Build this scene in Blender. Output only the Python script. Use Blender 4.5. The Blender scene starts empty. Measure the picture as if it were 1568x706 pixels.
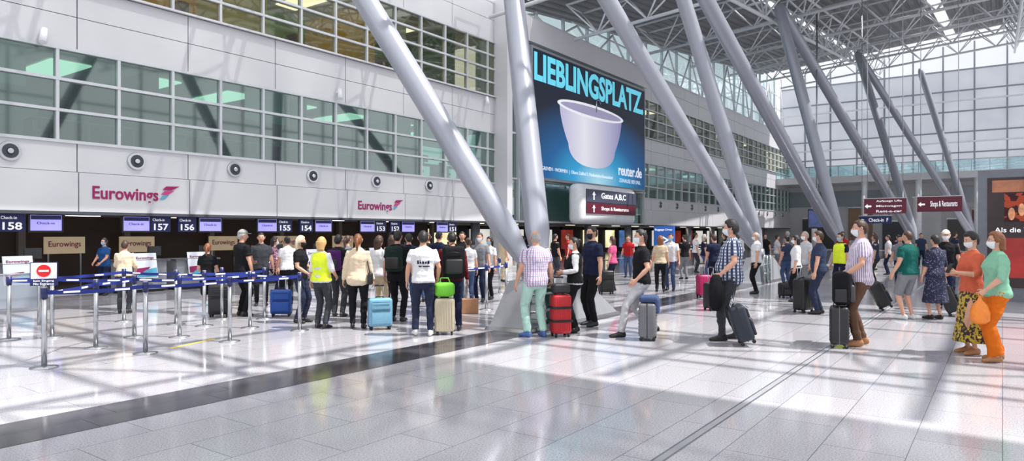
import bpy, bmesh, math, random, time
from mathutils import Vector, Matrix, noise
from mathutils.bvhtree import BVHTree
random.seed(7)
T0=time.time()
V=Vector
scene=bpy.context.scene
# ---------------------------------------------------------------- camera calibration
TH=math.radians(35.7); CH=1.72; FPX=1045.0; HZ=357.0
FW=V((math.cos(TH),math.sin(TH),0)); RT=V((math.sin(TH),-math.cos(TH),0))
def at_depth(u,d,z=0.0):
    r=(u-784)/FPX*d
    p=FW*d+RT*r; p.z=z
    return p
def G(u,v):
    return at_depth(u,FPX*CH/(v-HZ))
cam=bpy.data.cameras.new('camera'); co=bpy.data.objects.new('camera',cam); scene.collection.objects.link(co)
co.location=(0,0,CH); co.rotation_euler=(math.pi/2,0,TH-math.pi/2)
cam.sensor_width=36; cam.lens=24.0; cam.shift_y=0.0026; cam.clip_end=500
scene.camera=co
# ---------------------------------------------------------------- materials
def lin(c):
    o=[]
    for x in c[:3]:
        x=max(0,min(1,x/255.0)); o.append(x/12.92 if x<=.04045 else ((x+.055)/1.055)**2.4)
    return o
MC={}
def mat(name,c,rough=.5,metal=0,var=.06,scale=6,bump=0,emit=0,spec=None,coat=0):
    if name in MC: return MC[name]
    m=bpy.data.materials.new(name); m.use_nodes=True
    nt=m.node_tree; N=nt.nodes; L=nt.links; b=N['Principled BSDF']
    l=lin(c)
    tc=N.new('ShaderNodeTexCoord'); nz=N.new('ShaderNodeTexNoise'); nz.inputs['Scale'].default_value=scale; nz.inputs['Detail'].default_value=4
    L.new(tc.outputs['Object'],nz.inputs['Vector'])
    cr=N.new('ShaderNodeValToRGB'); cr.color_ramp.elements[0].position=.3; cr.color_ramp.elements[1].position=.7
    cr.color_ramp.elements[0].color=[x*(1-var) for x in l]+[1]; cr.color_ramp.elements[1].color=[min(1,x*(1+var)) for x in l]+[1]
    L.new(nz.outputs['Fac'],cr.inputs['Fac']); L.new(cr.outputs['Color'],b.inputs['Base Color'])
    b.inputs['Roughness'].default_value=rough; b.inputs['Metallic'].default_value=metal
    if spec is not None: b.inputs['Specular IOR Level'].default_value=spec
    if coat: b.inputs['Coat Weight'].default_value=coat
    if bump:
        bp=N.new('ShaderNodeBump'); bp.inputs['Strength'].default_value=bump; bp.inputs['Distance'].default_value=.02
        L.new(nz.outputs['Fac'],bp.inputs['Height']); L.new(bp.outputs['Normal'],b.inputs['Normal'])
    if emit:
        L.new(cr.outputs['Color'],b.inputs['Emission Color']); b.inputs['Emission Strength'].default_value=emit
    MC[name]=m; return m
def glassmat(name,tint,refl=.25,rough=.02,gain=.6):
    if name in MC: return MC[name]
    m=bpy.data.materials.new(name); m.use_nodes=True; nt=m.node_tree; N=nt.nodes; L=nt.links
    N.remove(N['Principled BSDF']); out=N['Material Output']
    t=N.new('ShaderNodeBsdfTransparent'); t.inputs[0].default_value=lin(tint)+[1]
    g=N.new('ShaderNodeBsdfGlossy'); g.inputs['Roughness'].default_value=rough; g.inputs['Color'].default_value=(.93,.97,.98,1)
    f=N.new('ShaderNodeLayerWeight'); f.inputs['Blend'].default_value=.35
    mr=N.new('ShaderNodeMapRange'); mr.inputs['To Min'].default_value=refl; mr.inputs['To Max'].default_value=min(1,refl+gain)
    L.new(f.outputs['Facing'],mr.inputs['Value'])
    mx=N.new('ShaderNodeMixShader'); L.new(mr.outputs[0],mx.inputs[0]); L.new(t.outputs[0],mx.inputs[1]); L.new(g.outputs[0],mx.inputs[2])
    L.new(mx.outputs[0],out.inputs[0]); MC[name]=m; return m
def panelglass(name,c,tr,tlf=.6):
    m=bpy.data.materials.new(name); m.use_nodes=True; nt=m.node_tree; N=nt.nodes; L=nt.links
    b=N['Principled BSDF']; b.inputs['Base Color'].default_value=lin(c)+[1]; b.inputs['Roughness'].default_value=.4
    t=N.new('ShaderNodeBsdfTransparent'); tl=N.new('ShaderNodeBsdfTranslucent'); tl.inputs[0].default_value=lin(c)+[1]
    nz=N.new('ShaderNodeTexNoise'); nz.inputs['Scale'].default_value=.35
    tc=N.new('ShaderNodeTexCoord'); L.new(tc.outputs['Object'],nz.inputs['Vector'])
    mr=N.new('ShaderNodeMapRange'); mr.inputs['From Min'].default_value=.3; mr.inputs['From Max'].default_value=.7
    mr.inputs['To Min'].default_value=max(0,tr-.1); mr.inputs['To Max'].default_value=tr+.1
    L.new(nz.outputs['Fac'],mr.inputs['Value'])
    a=N.new('ShaderNodeMixShader'); a.inputs[0].default_value=tlf; L.new(b.outputs[0],a.inputs[1]); L.new(tl.outputs[0],a.inputs[2])
    mx=N.new('ShaderNodeMixShader'); L.new(mr.outputs[0],mx.inputs[0]); L.new(a.outputs[0],mx.inputs[1]); L.new(t.outputs[0],mx.inputs[2])
    L.new(mx.outputs[0],N['Material Output'].inputs[0]); return m
def plaid(name,base,line,k=28,w=.3,line2=None,vertical_only=False):
    m=bpy.data.materials.new(name); m.use_nodes=True; nt=m.node_tree; N=nt.nodes; L=nt.links; b=N['Principled BSDF']
    b.inputs['Roughness'].default_value=.8
    tc=N.new('ShaderNodeTexCoord'); sp=N.new('ShaderNodeSeparateXYZ'); L.new(tc.outputs['Object'],sp.inputs[0])
    def band(src,kk):
        mu=N.new('ShaderNodeMath'); mu.operation='MULTIPLY'; mu.inputs[1].default_value=kk; L.new(src,mu.inputs[0])
        fr=N.new('ShaderNodeMath'); fr.operation='FRACT'; L.new(mu.outputs[0],fr.inputs[0])
        lt=N.new('ShaderNodeMath'); lt.operation='LESS_THAN'; lt.inputs[1].default_value=w; L.new(fr.outputs[0],lt.inputs[0]); return lt.outputs[0]
    ax=N.new('ShaderNodeMath'); ax.operation='ARCTAN2'; L.new(sp.outputs[1],ax.inputs[0]); L.new(sp.outputs[0],ax.inputs[1])
    h=band(ax.outputs[0],k*.16)
    m1=N.new('ShaderNodeMix'); m1.data_type='RGBA'; m1.inputs[6].default_value=lin(base)+[1]; m1.inputs[7].default_value=lin(line)+[1]; L.new(h,m1.inputs[0])
    last=m1.outputs[2]
    if not vertical_only:
        z=band(sp.outputs[2],k)
        m2=N.new('ShaderNodeMix'); m2.data_type='RGBA'; L.new(last,m2.inputs[6]); m2.inputs[7].default_value=lin(line2 or line)+[1]
        mm=N.new('ShaderNodeMath'); mm.operation='MULTIPLY'; mm.inputs[1].default_value=.7; L.new(z,mm.inputs[0]); L.new(mm.outputs[0],m2.inputs[0]); last=m2.outputs[2]
    L.new(last,b.inputs['Base Color']); return m
def spotted(name,base,spot,scale=35,thr=.56):
    m=bpy.data.materials.new(name); m.use_nodes=True; nt=m.node_tree; N=nt.nodes; L=nt.links; b=N['Principled BSDF']; b.inputs['Roughness'].default_value=.8
    tc=N.new('ShaderNodeTexCoord'); nz=N.new('ShaderNodeTexNoise'); nz.inputs['Scale'].default_value=scale; L.new(tc.outputs['Object'],nz.inputs['Vector'])
    cr=N.new('ShaderNodeValToRGB'); cr.color_ramp.interpolation='CONSTANT'; cr.color_ramp.elements[0].color=lin(base)+[1]; cr.color_ramp.elements[1].position=thr; cr.color_ramp.elements[1].color=lin(spot)+[1]
    L.new(nz.outputs['Fac'],cr.inputs[0]); L.new(cr.outputs[0],b.inputs['Base Color']); return m
PANEL=mat('facade_panel_metal',(208,208,212),.38,.1,.03,.6)
PANELD=mat('facade_joint_dark',(60,64,72),.6)
FRAME=mat('window_frame_aluminium',(204,208,212),.35,.3,.03)
WHITE=mat('white_paint',(232,234,238),.45)
STEELW=mat('white_steel_tube',(222,224,228),.35,.0,.03,2)
COLUMN=mat('column_grey_paint',(160,163,174),.3,.3,.03,1.5)
STEEL=mat('brushed_steel',(176,178,182),.25,.9,.05,20)
CHROME=mat('chrome',(200,202,206),.15,1,.02)
DARK=mat('dark_plastic',(28,29,33),.45)
BLACK=mat('black_rubber',(14,14,16),.6)
GLASS=glassmat('window_glass',(168,202,192),.16,.04,.35)
GLASSU=glassmat('upper_window_glass',(214,214,196),.05,.03,.25)
GLASSB=glassmat('clerestory_glass',(216,236,238),.15)
GLASSG=glassmat('green_tinted_glass',(150,192,186),.16)
NAVY=mat('sign_navy',(24,34,92),.4)
BELT=mat('belt_blue',(26,44,128),.7)
LILAC=mat('screen_lilac',(160,154,240),.3,0,.1,1.5,0,.8)
MAG=mat('airline_magenta',(152,14,92),.4)
MAROON=mat('sign_maroon',(98,14,44),.4)
TXTW=mat('lettering_white',(240,240,244),.5,0,.01,2,0,.5)
# ---------------------------------------------------------------- mesh builder
class MB:
    def __init__(s): s.v=[];s.f=[];s.m=[];s.sm=[];s.mats=[]
    def mi(s,m):
        if m not in s.mats: s.mats.append(m)
        return s.mats.index(m)
    def add(s,vs,fs,m,smooth=False,M=None):
        o=len(s.v); k=s.mi(m)
        s.v+=[ (M@V(p) if M else V(p)) for p in vs]
        for f in fs: s.f.append(tuple(i+o for i in f)); s.m.append(k); s.sm.append(smooth)
    def bb(s,x0,x1,y0,y1,z0,z1,m,M=None):
        vs=[(x0,y0,z0),(x1,y0,z0),(x1,y1,z0),(x0,y1,z0),(x0,y0,z1),(x1,y0,z1),(x1,y1,z1),(x0,y1,z1)]
        s.add(vs,[(3,2,1,0),(4,5,6,7),(0,1,5,4),(1,2,6,5),(2,3,7,6),(3,0,4,7)],m,False,M)
    def bm(s,b,m,smooth=False,M=None):
        b.verts.ensure_lookup_table(); 
        for i,v in enumerate(b.verts): v.index=i
        s.add([v.co.copy() for v in b.verts],[tuple(v.index for v in f.verts) for f in b.faces],m,smooth,M); b.free()
    def rbox(s,c,size,r,m,M=None,seg=3,smooth=True):
        b=bmesh.new(); bmesh.ops.create_cube(b,size=1)
        for v in b.verts: v.co=V((v.co.x*size[0],v.co.y*size[1],v.co.z*size[2]))
        bmesh.ops.bevel(b,geom=list(b.edges),offset=r,segments=seg,affect='EDGES',profile=.5)
        for v in b.verts: v.co+=V(c)
        s.bm(b,m,smooth,M)
    def sph(s,c,r,m,M=None,u=12,w=8):
        b=bmesh.new(); bmesh.ops.create_uvsphere(b,u_segments=u,v_segments=w,radius=1)
        rr=r if hasattr(r,'__len__') else (r,r,r)
        for v in b.verts: v.co=V((v.co.x*rr[0],v.co.y*rr[1],v.co.z*rr[2]))+V(c)
        s.bm(b,m,True,M)
    def loft(s,rings,m,smooth=True,cap=True,M=None):
        n=len(rings[0]); vs=[p for r in rings for p in r]; fs=[]
        for i in range(len(rings)-1):
            for j in range(n):
                a=i*n+j; b=i*n+(j+1)%n; fs.append((a,b,b+n,a+n))
        s.add(vs,fs,m,smooth,M)
        if cap:
            o=len(s.v)-len(vs); k=s.mi(m)
            s.f.append(tuple(o+j for j in range(n-1,-1,-1))); s.m.append(k); s.sm.append(False)
            q=o+(len(rings)-1)*n; s.f.append(tuple(q+j for j in range(n))); s.m.append(k); s.sm.append(False)
    def tube(s,pts,rad,m,seg=8,cap=True,M=None,smooth=True):
        s.loft(tube_rings(pts,rad,seg),m,smooth,cap,M)
    def build(s,name,parent=None,M=None,bevel=0):
        me=bpy.data.meshes.new(name); me.from_pydata([tuple(p) for p in s.v],[],s.f)
        for x in s.mats: me.materials.append(x)
        me.polygons.foreach_set('material_index',s.m); me.polygons.foreach_set('use_smooth',s.sm); me.update()
        o=bpy.data.objects.new(name,me); scene.collection.objects.link(o)
        if parent: o.parent=parent
        if M: o.matrix_world=M
        return o
def tube_rings(pts,rad,seg=8):
    pts=[V(p) for p in pts]; n=len(pts)
    if not hasattr(rad,'__len__'): rad=[rad]*n
    rings=[]; ref=None
    for i in range(n):
        t=(pts[min(i+1,n-1)]-pts[max(i-1,0)]).normalized()
        if ref is None:
            a=V((1,0,0)) if abs(t.x)<.8 else V((0,1,0)); ref=(a-t*a.dot(t)).normalized()
        else:
            ref=(ref-t*ref.dot(t)); ref=ref.normalized() if ref.length>1e-4 else V((1,0,0))
        b=t.cross(ref)
        r=rad[i]; ra,rb=(r if hasattr(r,'__len__') else (r,r))
        rings.append([pts[i]+ref*(math.cos(2*math.pi*j/seg)*ra)+b*(math.sin(2*math.pi*j/seg)*rb) for j in range(seg)])
    return rings
def text(s,loc,W,H,m,rz=0,parent=None,bold=0,name='lettering',Mw=None):
    c=bpy.data.curves.new(name,'FONT'); c.body=s; c.extrude=.004; c.offset=bold; c.resolution_u=3
    o=bpy.data.objects.new(name,c); scene.collection.objects.link(o); c.materials.append(m)
    bpy.context.view_layer.update()
    bb=o.bound_box; x0=min(p[0] for p in bb);x1=max(p[0] for p in bb);y0=min(p[1] for p in bb);y1=max(p[1] for p in bb)
    sx=W/max(.01,x1-x0); sy=H/max(.01,y1-y0)
    R=Matrix.Rotation(rz,4,'Z')@Matrix.Rotation(math.pi/2,4,'X')
    mw=Matrix.Translation(V(loc))@R@Matrix.Diagonal((sx,sy,1,1))@Matrix.Translation((-x0,-y0,0))
    if Mw: mw=Mw@mw
    if parent: o.parent=parent
    o.matrix_world=mw
    return o
# ---------------------------------------------------------------- people
def sm(a,b,x):
    t=max(0,min(1,(x-a)/(b-a))); return t*t*(3-2*t)
def hp(lat,phi,off=0,nose=True):
    cl=math.cos(lat); x=cl*math.cos(phi); y=cl*math.sin(phi); z=math.sin(lat)
    X=(.097+off)*x; Y=(.076+off)*y; Z=(.118+off)*z
    if z<0:
        Y*=1-.26*(-z)**1.3
        if x<0: X*=1-.3*sm(.2,1,-z)
    if x>0 and nose:
        X*=.96
        zp=Z
        pr=0
        if -.05<zp<.03:
            pr=.026*sm(.03,-.026,zp) if zp>-.028 else .026*sm(-.05,-.032,zp)
        X+=pr*math.exp(-(Y/.0135)**2)
        X-=.007*math.exp(-((abs(Y)-.031)/.015)**2-((Z-.004)/.012)**2)
        X+=.004*math.exp(-((Z-.024)/.008)**2-(Y/.05)**2)
        X+=.006*math.exp(-(Y/.022)**2-((Z+.063)/.009)**2)
        X+=.010*math.exp(-(Y/.026)**2-((Z+.098)/.018)**2)
    return V((X,Y,Z))
def sgrid(fn,lat0,lat1,phi0,phi1,nl,npn):
    vs=[];fs=[]
    for i in range(nl+1):
        for j in range(npn+1):
            vs.append(fn(lat0+(lat1-lat0)*i/nl,phi0+(phi1-phi0)*j/npn))
    for i in range(nl):
        for j in range(npn):
            a=i*(npn+1)+j; fs.append((a,a+1,a+npn+2,a+npn+1))
    return vs,fs
EYEW=mat('eye_white',(225,222,218),.3); IRIS=mat('eye_iris',(50,36,28),.3)
def add_head(mb,M,skin,hair,style,mask,hi=True):
    nl,npn=(28,36) if hi else (16,20)
    pi=math.pi
    vs,fs=sgrid(lambda a,b:hp(a,b),-pi/2,pi/2,-pi,pi,nl,npn)
    lip=mat('lips',(168,92,84),.5)
    fl=[];fn=[]
    for f in fs:
        c=sum((vs[i] for i in f),V())/4
        (fl if (c.x>0 and abs(c.y)<.024 and abs(c.z+.063)<.008) else fn).append(f)
    mb.add(vs,fn,skin,True,M); mb.add(vs,fl,lip,True,M)
    for s in (1,-1):
        mb.sph((.0775,s*.031,.004),(.011,.0125,.0085),EYEW,M,8,6); mb.sph((.0855,s*.031,.004),(.0045,.0058,.0058),IRIS,M,8,6)
        mb.tube([(.094,s*.016,.024),(.093,s*.03,.028),(.082,s*.046,.023)],[.002,.0035,.002],hair or IRIS,5,True,M)
        mb.tube([(-.002,s*.074,-.03),(-.012,s*.083,-.012),(-.018,s*.088,.012),(-.006,s*.087,.026),(.006,s*.079,.018),(.006,s*.075,-.008)],[.007,.009,.008,.008,.006,.005],skin,6,True,M)
        mb.sph((-.004,s*.077,.002),(.012,.006,.022),skin,M,8,6)
    if mask:
        def mf(a,b):
            p=hp(a,b,.006,False)
            if p.x>0: p.x+=.022*math.exp(-(p.y/.03)**2)*math.exp(-((p.z+.05)/.04)**2)
            return p
        v2,f2=sgrid(mf,math.radians(-63),math.radians(-4),math.radians(-68),math.radians(68),8,14)
        mb.add(v2,f2,mask,True,M); 
        for s in (1,-1):
            mb.tube([hp(math.radians(-10),s*math.radians(66),.006,False),V((.01,s*.082,.0)),V((-.012,s*.086,.03))],.0018,mask,4,True,M)
            mb.tube([hp(math.radians(-50),s*math.radians(66),.006,False),V((.01,s*.078,-.03)),V((-.012,s*.082,-.03))],.0018,mask,4,True,M)
    def line(phi,fr,sd,bk):
        p=abs(math.degrees(phi))
        if p<45: return fr
        if p<80: return fr+(sd-fr)*sm(45,80,p)
        return sd+(bk-sd)*sm(95,135,p)
    if hair and style!='bald':
        fr,sd,bk,th={'short':(40,8,-38,.014),'balding':(60,2,-36,.009),'crop':(44,12,-34,.008),'bob':(40,-12,-45,.02),'long':(38,-15,-45,.02),'bun':(42,5,-40,.012),'pony':(42,5,-40,.012),'cap':(30,0,-38,.010),'messy':(38,2,-42,.024)}[style]
        sdv=random.random()*50
        def hf(a,b):
            la=math.degrees(a); ln=line(b,fr,sd,bk)
            w=sm(ln-5,ln+6,la)
            if style=='balding': w*=(1-sm(30,46,la))*(1 if abs(math.degrees(b))>55 else 0)
            o=-.012+(th+.012)*w
            p=hp(a,b,o,False)
            p+=p.normalized()*noise.noise(p*38+V((sdv,0,0)))*.006*w
            return p
        v3,f3=sgrid(hf,-pi/2,pi/2,-pi,pi,nl,npn); mb.add(v3,f3,hair,True,M)
        if style in('bob','long'):
            ln={'bob':-.13,'long':-.28}[style]; rings=[]
            for i in range(8):
                t=i/7; z=.05+(ln-.05)*t; w=.094-.008*t+(.012*math.sin(t*5)); d=.062-.022*t if style=='long' else .066-.01*t
                cx=-.045-.018*t
                rings.append([V((cx+d*math.cos(2*pi*j/16)*(1 if math.cos(2*pi*j/16)<0 else .75),w*math.sin(2*pi*j/16)*(1+.04*noise.noise(V((j*.9,t*3,sdv)))),z)) for j in range(16)])
            mb.loft(rings,hair,True,True,M)
        if style=='bun': mb.sph((-.1,0,.06),(.04,.042,.04),hair,M,12,8)
        if style=='pony': mb.tube([(-.09,0,.04),(-.13,0,.02),(-.14,0,-.06),(-.125,0,-.16),(-.12,0,-.2)],[.02,.028,.03,.022,.006],hair,10,True,M)
    return
def cap_on(mb,M,m):
    pi=math.pi
    def cf(a,b):
        w=sm(18,24,math.degrees(a)); return hp(a,b,-.012+.034*w,False)
    v3,f3=sgrid(cf,-pi/2,pi/2,-pi,pi,20,28); mb.add(v3,f3,m,True,M)
    mb.sph((.115,0,.048),(.062,.062,.006),m,M,14,8)
def add_hand(mb,w,d,n,th,curl,skin,s=1.0):
    d=d.normalized(); n=(n-d*n.dot(d)).normalized(); t=(th-d*th.dot(d)-n*th.dot(n)).normalized()
    rings=[]
    for x,hw,ht in ((-.03,.024,.021),(0,.026,.019),(.03,.036,.0175),(.06,.041,.0155),(.088,.039,.012),(.094,.033,.008)):
        c=w+d*(x*s); rings.append([c+t*(hw*s*math.cos(2*math.pi*j/12))+n*(ht*s*math.sin(2*math.pi*j/12)) for j in range(12)])
    mb.loft(rings,skin)
    for k,(o,l) in enumerate(((.029,.072),(.0105,.081),(-.0085,.075),(-.027,.058))):
        p=w+d*(.078*s)+t*(o*s); a=curl*.35; pts=[p]
        for q,fr in enumerate((.42,.32,.26)):
            a+=curl*(.55 if q else .35)*(1+.08*k)
            p=p+(d*math.cos(a)+n*math.sin(a))*(l*fr*s+(.012*s if q==0 else 0)); pts.append(p)
        mb.tube(pts,[.0098*s,.009*s,.0082*s,.006*s],skin,6)
    p=w+d*(.022*s)+t*(.024*s); q=p+(d*.62+t*.62+n*.35)*(.045*s); r=q+(d*.8+t*.15+n*(.3+.3*curl))*(.034*s)
    mb.tube([p,q,r],[.0135*s,.011*s,.0078*s],skin,6)
def ik(a,b,l1,l2,pole):
    d=b-a; Lh=min(d.length,(l1+l2)*.998); dn=d.normalized(); b=a+dn*Lh
    ca=max(-1,min(1,(l1*l1+Lh*Lh-l2*l2)/(2*l1*Lh))); sa=math.sqrt(1-ca*ca)
    p=(pole-dn*pole.dot(dn)).normalized()
    return a+dn*(l1*ca)+p*(l1*sa), b
TM=[(.79,.08,.07,0),(.84,.15,.105,-.005),(.92,.172,.122,-.01),(1.0,.165,.115,-.002),(1.08,.158,.110,.004),(1.18,.165,.114,.005),(1.28,.180,.122,.0),(1.36,.186,.118,-.006),(1.42,.172,.096,-.012),(1.455,.125,.076,-.014),(1.50,.066,.058,-.01)]
TF=[(.79,.08,.07,0),(.84,.15,.105,-.008),(.92,.176,.122,-.012),(1.0,.155,.108,-.002),(1.08,.134,.095,.004),(1.18,.140,.100,.006),(1.28,.158,.122,.014),(1.36,.162,.108,0),(1.42,.150,.086,-.010),(1.455,.108,.068,-.014),(1.50,.056,.05,-.01)]
def prof(tab,z):
    if z<=tab[0][0]: return tab[0][1:]
    for a,b in zip(tab,tab[1:]):
        if z<=b[0]:
            t=(z-a[0])/(b[0]-a[0]); t=t*t*(3-2*t)*.5+t*.5
            return tuple(a[i]+(b[i]-a[i])*t for i in (1,2,3))
    return tab[-1][1:]
SKIN=mat('skin_light',(202,152,128),.5,0,.05,10); SKT=mat('skin_tan',(178,124,96),.5,0,.05,10)
def person(name,u,v,heading,h=1.75,fem=False,build=1.0,belly=0,top=None,sleeve='short',bottom=None,legs='pants',shoe=None,skin=SKIN,hair=None,style='short',mask=None,lean=0,
           feet=((0.02,.1,0,8),(-.02,-.1,0,-8)),hands=(None,None),curl=(.55,.55),headyaw=0,headpitch=0,hem=.9,hemskirt=.5,vest=None,cap=None,backpack=None,extra=None,voxel=.014,wide=0):
    tab=TF if fem else TM
    shoe=shoe or DARK
    tm=MB()
    shw=(.155 if fem else .18)*(1+.5*(build-1)); hipw=.088*build
    l1,l2=.43,.425; drop=0
    for (fx,fy,fz,fyaw),sg in zip(feet,(1,-1)):
        hyd=math.hypot(fx,fy-sg*hipw); mxz=math.sqrt(max(.01,.848**2-hyd**2))
        need=.925-(.09+fz)-mxz; drop=max(drop,need)
    pz=.93-drop
    def Tt(p):
        p=V(p); p.z-=drop; c,s=math.cos(lean),math.sin(lean); zz=p.z-pz; x=p.x
        if zz>-.15:
            k=sm(-.15,.1,zz); c,s=math.cos(lean*k),math.sin(lean*k)
            return V((x*c+zz*s,p.y,pz+zz*c-x*s))
        return p
    def torso(z0,z1,n,gw,gd,m,flare=0):
        rings=[]
        for i in range(n+1):
            z=z0+(z1-z0)*i/n; w,d,cx=prof(tab,z); bl=belly*math.exp(-((z-1.06)/.13)**2); 
            k=1-i/n; w=w*(1+(build-1)*(1.0 if z<1.35 else .5))+gw+flare*k; d=d*(1+(build-1)*(1.0 if z<1.35 else .5))+gd+flare*k
            if z>1.44: w-=gw*.6; d-=gd*.6
            r=[]
            for j in range(28):
                a=2*math.pi*j/28; c,s=math.cos(a),math.sin(a)
                X=math.copysign(abs(c)**.85,c)*d; Y=math.copysign(abs(s)**.85,s)*w
                if c>0: X+=bl*c
                r.append(Tt((cx+X,Y,z)))
            rings.append(r)
        tm.loft(rings,m)
    bmat=bottom
    if legs=='skirt':
        rings=[]
        for i in range(9):
            z=1.02+(hemskirt-1.02)*i/8; w=.15+.10*(i/8)*(1+wide)+.02; d=.115+.09*(i/8)*(1+wide)
            if i>0: w=max(w,.18*build)
            rings.append([Tt((d*math.cos(2*math.pi*j/28)*(1+.05*math.sin(j*1.8)*i/8),w*math.sin(2*math.pi*j/28)*(1+.05*math.sin(j*1.8)*i/8),z)) for j in range(28)])
        tm.loft(rings[::-1],bmat)
    else: torso(.79,1.04,7,.004,.004,bmat)
    torso(hem,1.497,20,.012,.012,top,.008)
    if vest: torso(.93,1.47,18,.024,.024,vest,.01)
    tm.tube([Tt((-.012,0,1.42)),Tt((-.005,0,1.5)),Tt((.008,0,1.58))],[.062,(.052 if fem else .058),.05],skin,14)
    for (fx,fy,fz,fyaw),sg in zip(feet,(1,-1)):
        hip=V((0,sg*hipw,pz-.02)); ank=V((fx,fy,.09+fz)); 
        kn,ank=ik(hip,ank,l1,l2,V((1,math.sin(math.radians(fyaw))*.6,0)))
        P=lambda a,b,t:a+(b-a)*t
        bb=build**.5
        if legs=='pants':
            w=wide
            tm.tube([hip+V((0,0,.03)),P(hip,kn,.3),P(hip,kn,.7),kn,P(kn,ank,.3),P(kn,ank,.7),P(kn,ank,.97)],[.098*build,.092*bb+w*.01,.078*bb+w*.02,.068+w*.03,.066+w*.04,.058+w*.055,.056+w*.065],bmat,16)
            tm.tube([P(kn,ank,.8),ank-V((0,0,.02))],[.036,.034],shoe if not fem else skin,10)
        elif legs=='shorts':
            tm.tube([hip+V((0,0,.03)),P(hip,kn,.3),P(hip,kn,.7),kn],[.1*build,.098*bb,.09*bb,.086],bmat,16)
            tm.tube([P(hip,kn,.7),kn,P(kn,ank,.28),P(kn,ank,.65),P(kn,ank,.95),ank-V((0,0,.03))],[.06,.054,.058,.042,.034,.034],skin,14)
        else:
            tm.tube([hip,P(hip,kn,.5),kn,P(kn,ank,.28),P(kn,ank,.65),P(kn,ank,.95),ank-V((0,0,.03))],[.085,.07,.05,.053,.038,.031,.031],skin,14)
        ya=math.radians(fyaw); pit=min(.9,fz*3.5)
        fwd=V((math.cos(ya),math.sin(ya),0)); sd=V((-math.sin(ya),math.cos(ya),0)); rings=[]
        for x,zc,hw,hh in ((-.078,.045,.012,.02),(-.068,.05,.03,.045),(-.02,.055,.038,.053),(.04,.05,.041,.048),(.09,.04,.046,.038),(.14,.033,.045,.031),(.18,.028,.034,.024),(.195,.024,.014,.012)):
            r=[]
            for j in range(14):
                a=2*math.pi*j/14; zz=max(-(zc),hh*math.sin(a)*1.0) ; yy=hw*math.cos(a)
                lx=x; lz=zc+zz-.09; lz=max(lz,-.088)
                c,s=math.cos(pit),math.sin(pit); rx=lx*c+lz*s*1.0; rz=-lx*s+lz*c
                r.append(ank+fwd*rx+sd*yy+V((0,0,rz)))
            rings.append(r)
        tm.loft(rings,shoe)
    hd=[]
    for i,sg in enumerate((1,-1)):
        sh=Tt((-.012,sg*shw*.94,1.415)); tgt=hands[i]
        if tgt is None: wr=V((.05,sg*(shw+.075+.03*build),.885-drop)); wr=wr+V((math.sin(lean)*.3,0,0))
        else: wr=V(tgt)
        el,wr=ik(sh,wr,.285,.255,V((-.9,sg*.55,-.35)))
        P=lambda a,b,t:a+(b-a)*t
        bb=build**.5
        tm.tube([P(sh,el,-.04),P(sh,el,.12),P(sh,el,.5),el,P(el,wr,.3),P(el,wr,.75),wr],[.05,.052*bb,.045*bb,.038*bb,.04*bb,.031,.025],skin,14)
        a0=.96 if fem else 1.05
        if sleeve=='short': tm.tube([P(sh,el,-.1),P(sh,el,.1),P(sh,el,.45),P(sh,el,.68)],[.058*a0,.066*a0*bb,.064*a0*bb,.064*a0*bb],top,16)
        elif sleeve=='long': tm.tube([P(sh,el,-.1),P(sh,el,.1),P(sh,el,.5),el,P(el,wr,.4),P(el,wr,.93)],[.056*a0,.064*a0*bb,.057*a0*bb,.05*bb,.048*bb,.038],top,16)
        elif sleeve=='elbow': tm.tube([P(sh,el,-.1),P(sh,el,.1),P(sh,el,.5),el,P(el,wr,.15)],[.056*a0,.064*a0*bb,.058*a0*bb,.054*bb,.052*bb],top,16)
        fd=(wr-el).normalized()
        if tgt is None: fd=(fd+V((.15,0,-.5))).normalized()
        hd.append((wr,fd,V((0,-sg,0)) if abs(fd.y)<.75 else V((0,0,-1)),V((1,0,.25))))
    o=tm.build('tmp_body'); md=o.modifiers.new('r','REMESH'); md.mode='VOXEL'; md.voxel_size=voxel
    s2=o.modifiers.new('s','SMOOTH'); s2.iterations=3; s2.factor=.5
    dg=bpy.context.evaluated_depsgraph_get(); ev=o.evaluated_get(dg); me=ev.to_mesh()
    bv=BVHTree.FromPolygons([tuple(p) for p in tm.v],tm.f)
    mb=MB(); mb.mats=list(tm.mats)
    skips={tm.mats.index(skin) if skin in tm.mats else -1,tm.mats.index(shoe) if shoe in tm.mats else -1}
    nv=[]; sd=random.random()*40
    seed=V((sd,sd,0))
    for vv in me.vertices:
        c=vv.co.copy(); l,nn,idx,ds=bv.find_nearest(c)
        if tm.m[idx] not in skips:
            q=c+seed; a=noise.noise(V((q.x*14,q.y*14,q.z*7)))*.009+noise.noise(V((q.x*5,q.y*5,q.z*18)))*.008+noise.noise(q*32)*.003
            c=c+vv.normal*a
            if c.z<.004: c.z=.004
        nv.append(c)
    fs=[];ms=[]
    for p in me.polygons:
        l,nn,idx,ds=bv.find_nearest(p.center); fs.append(tuple(p.vertices)); ms.append(tm.m[idx])
    mb.v=nv; mb.f=fs; mb.m=ms; mb.sm=[True]*len(fs)
    ev.to_mesh_clear(); tme=o.data; bpy.data.objects.remove(o); bpy.data.meshes.remove(tme)
    for i,(wr,fd,n,t) in enumerate(hd): add_hand(mb,wr,fd,n,t,curl[i],skin,.92 if fem else 1.0)
    hc=Tt((.012,0,1.635))
    M=Matrix.Translation(hc)@Matrix.Rotation(math.radians(headyaw),4,'Z')@Matrix.Rotation(math.radians(headpitch)+lean*.5,4,'Y')@Matrix.Diagonal((.97,.97,.99,1) if fem else (1,1,1,1))
    add_head(mb,M,skin,hair,style,mask,voxel<.018)
    if cap: cap_on(mb,M,cap)
    if extra: extra(mb,Tt)
    s=h/1.75; loc=G(u,v)
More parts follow.
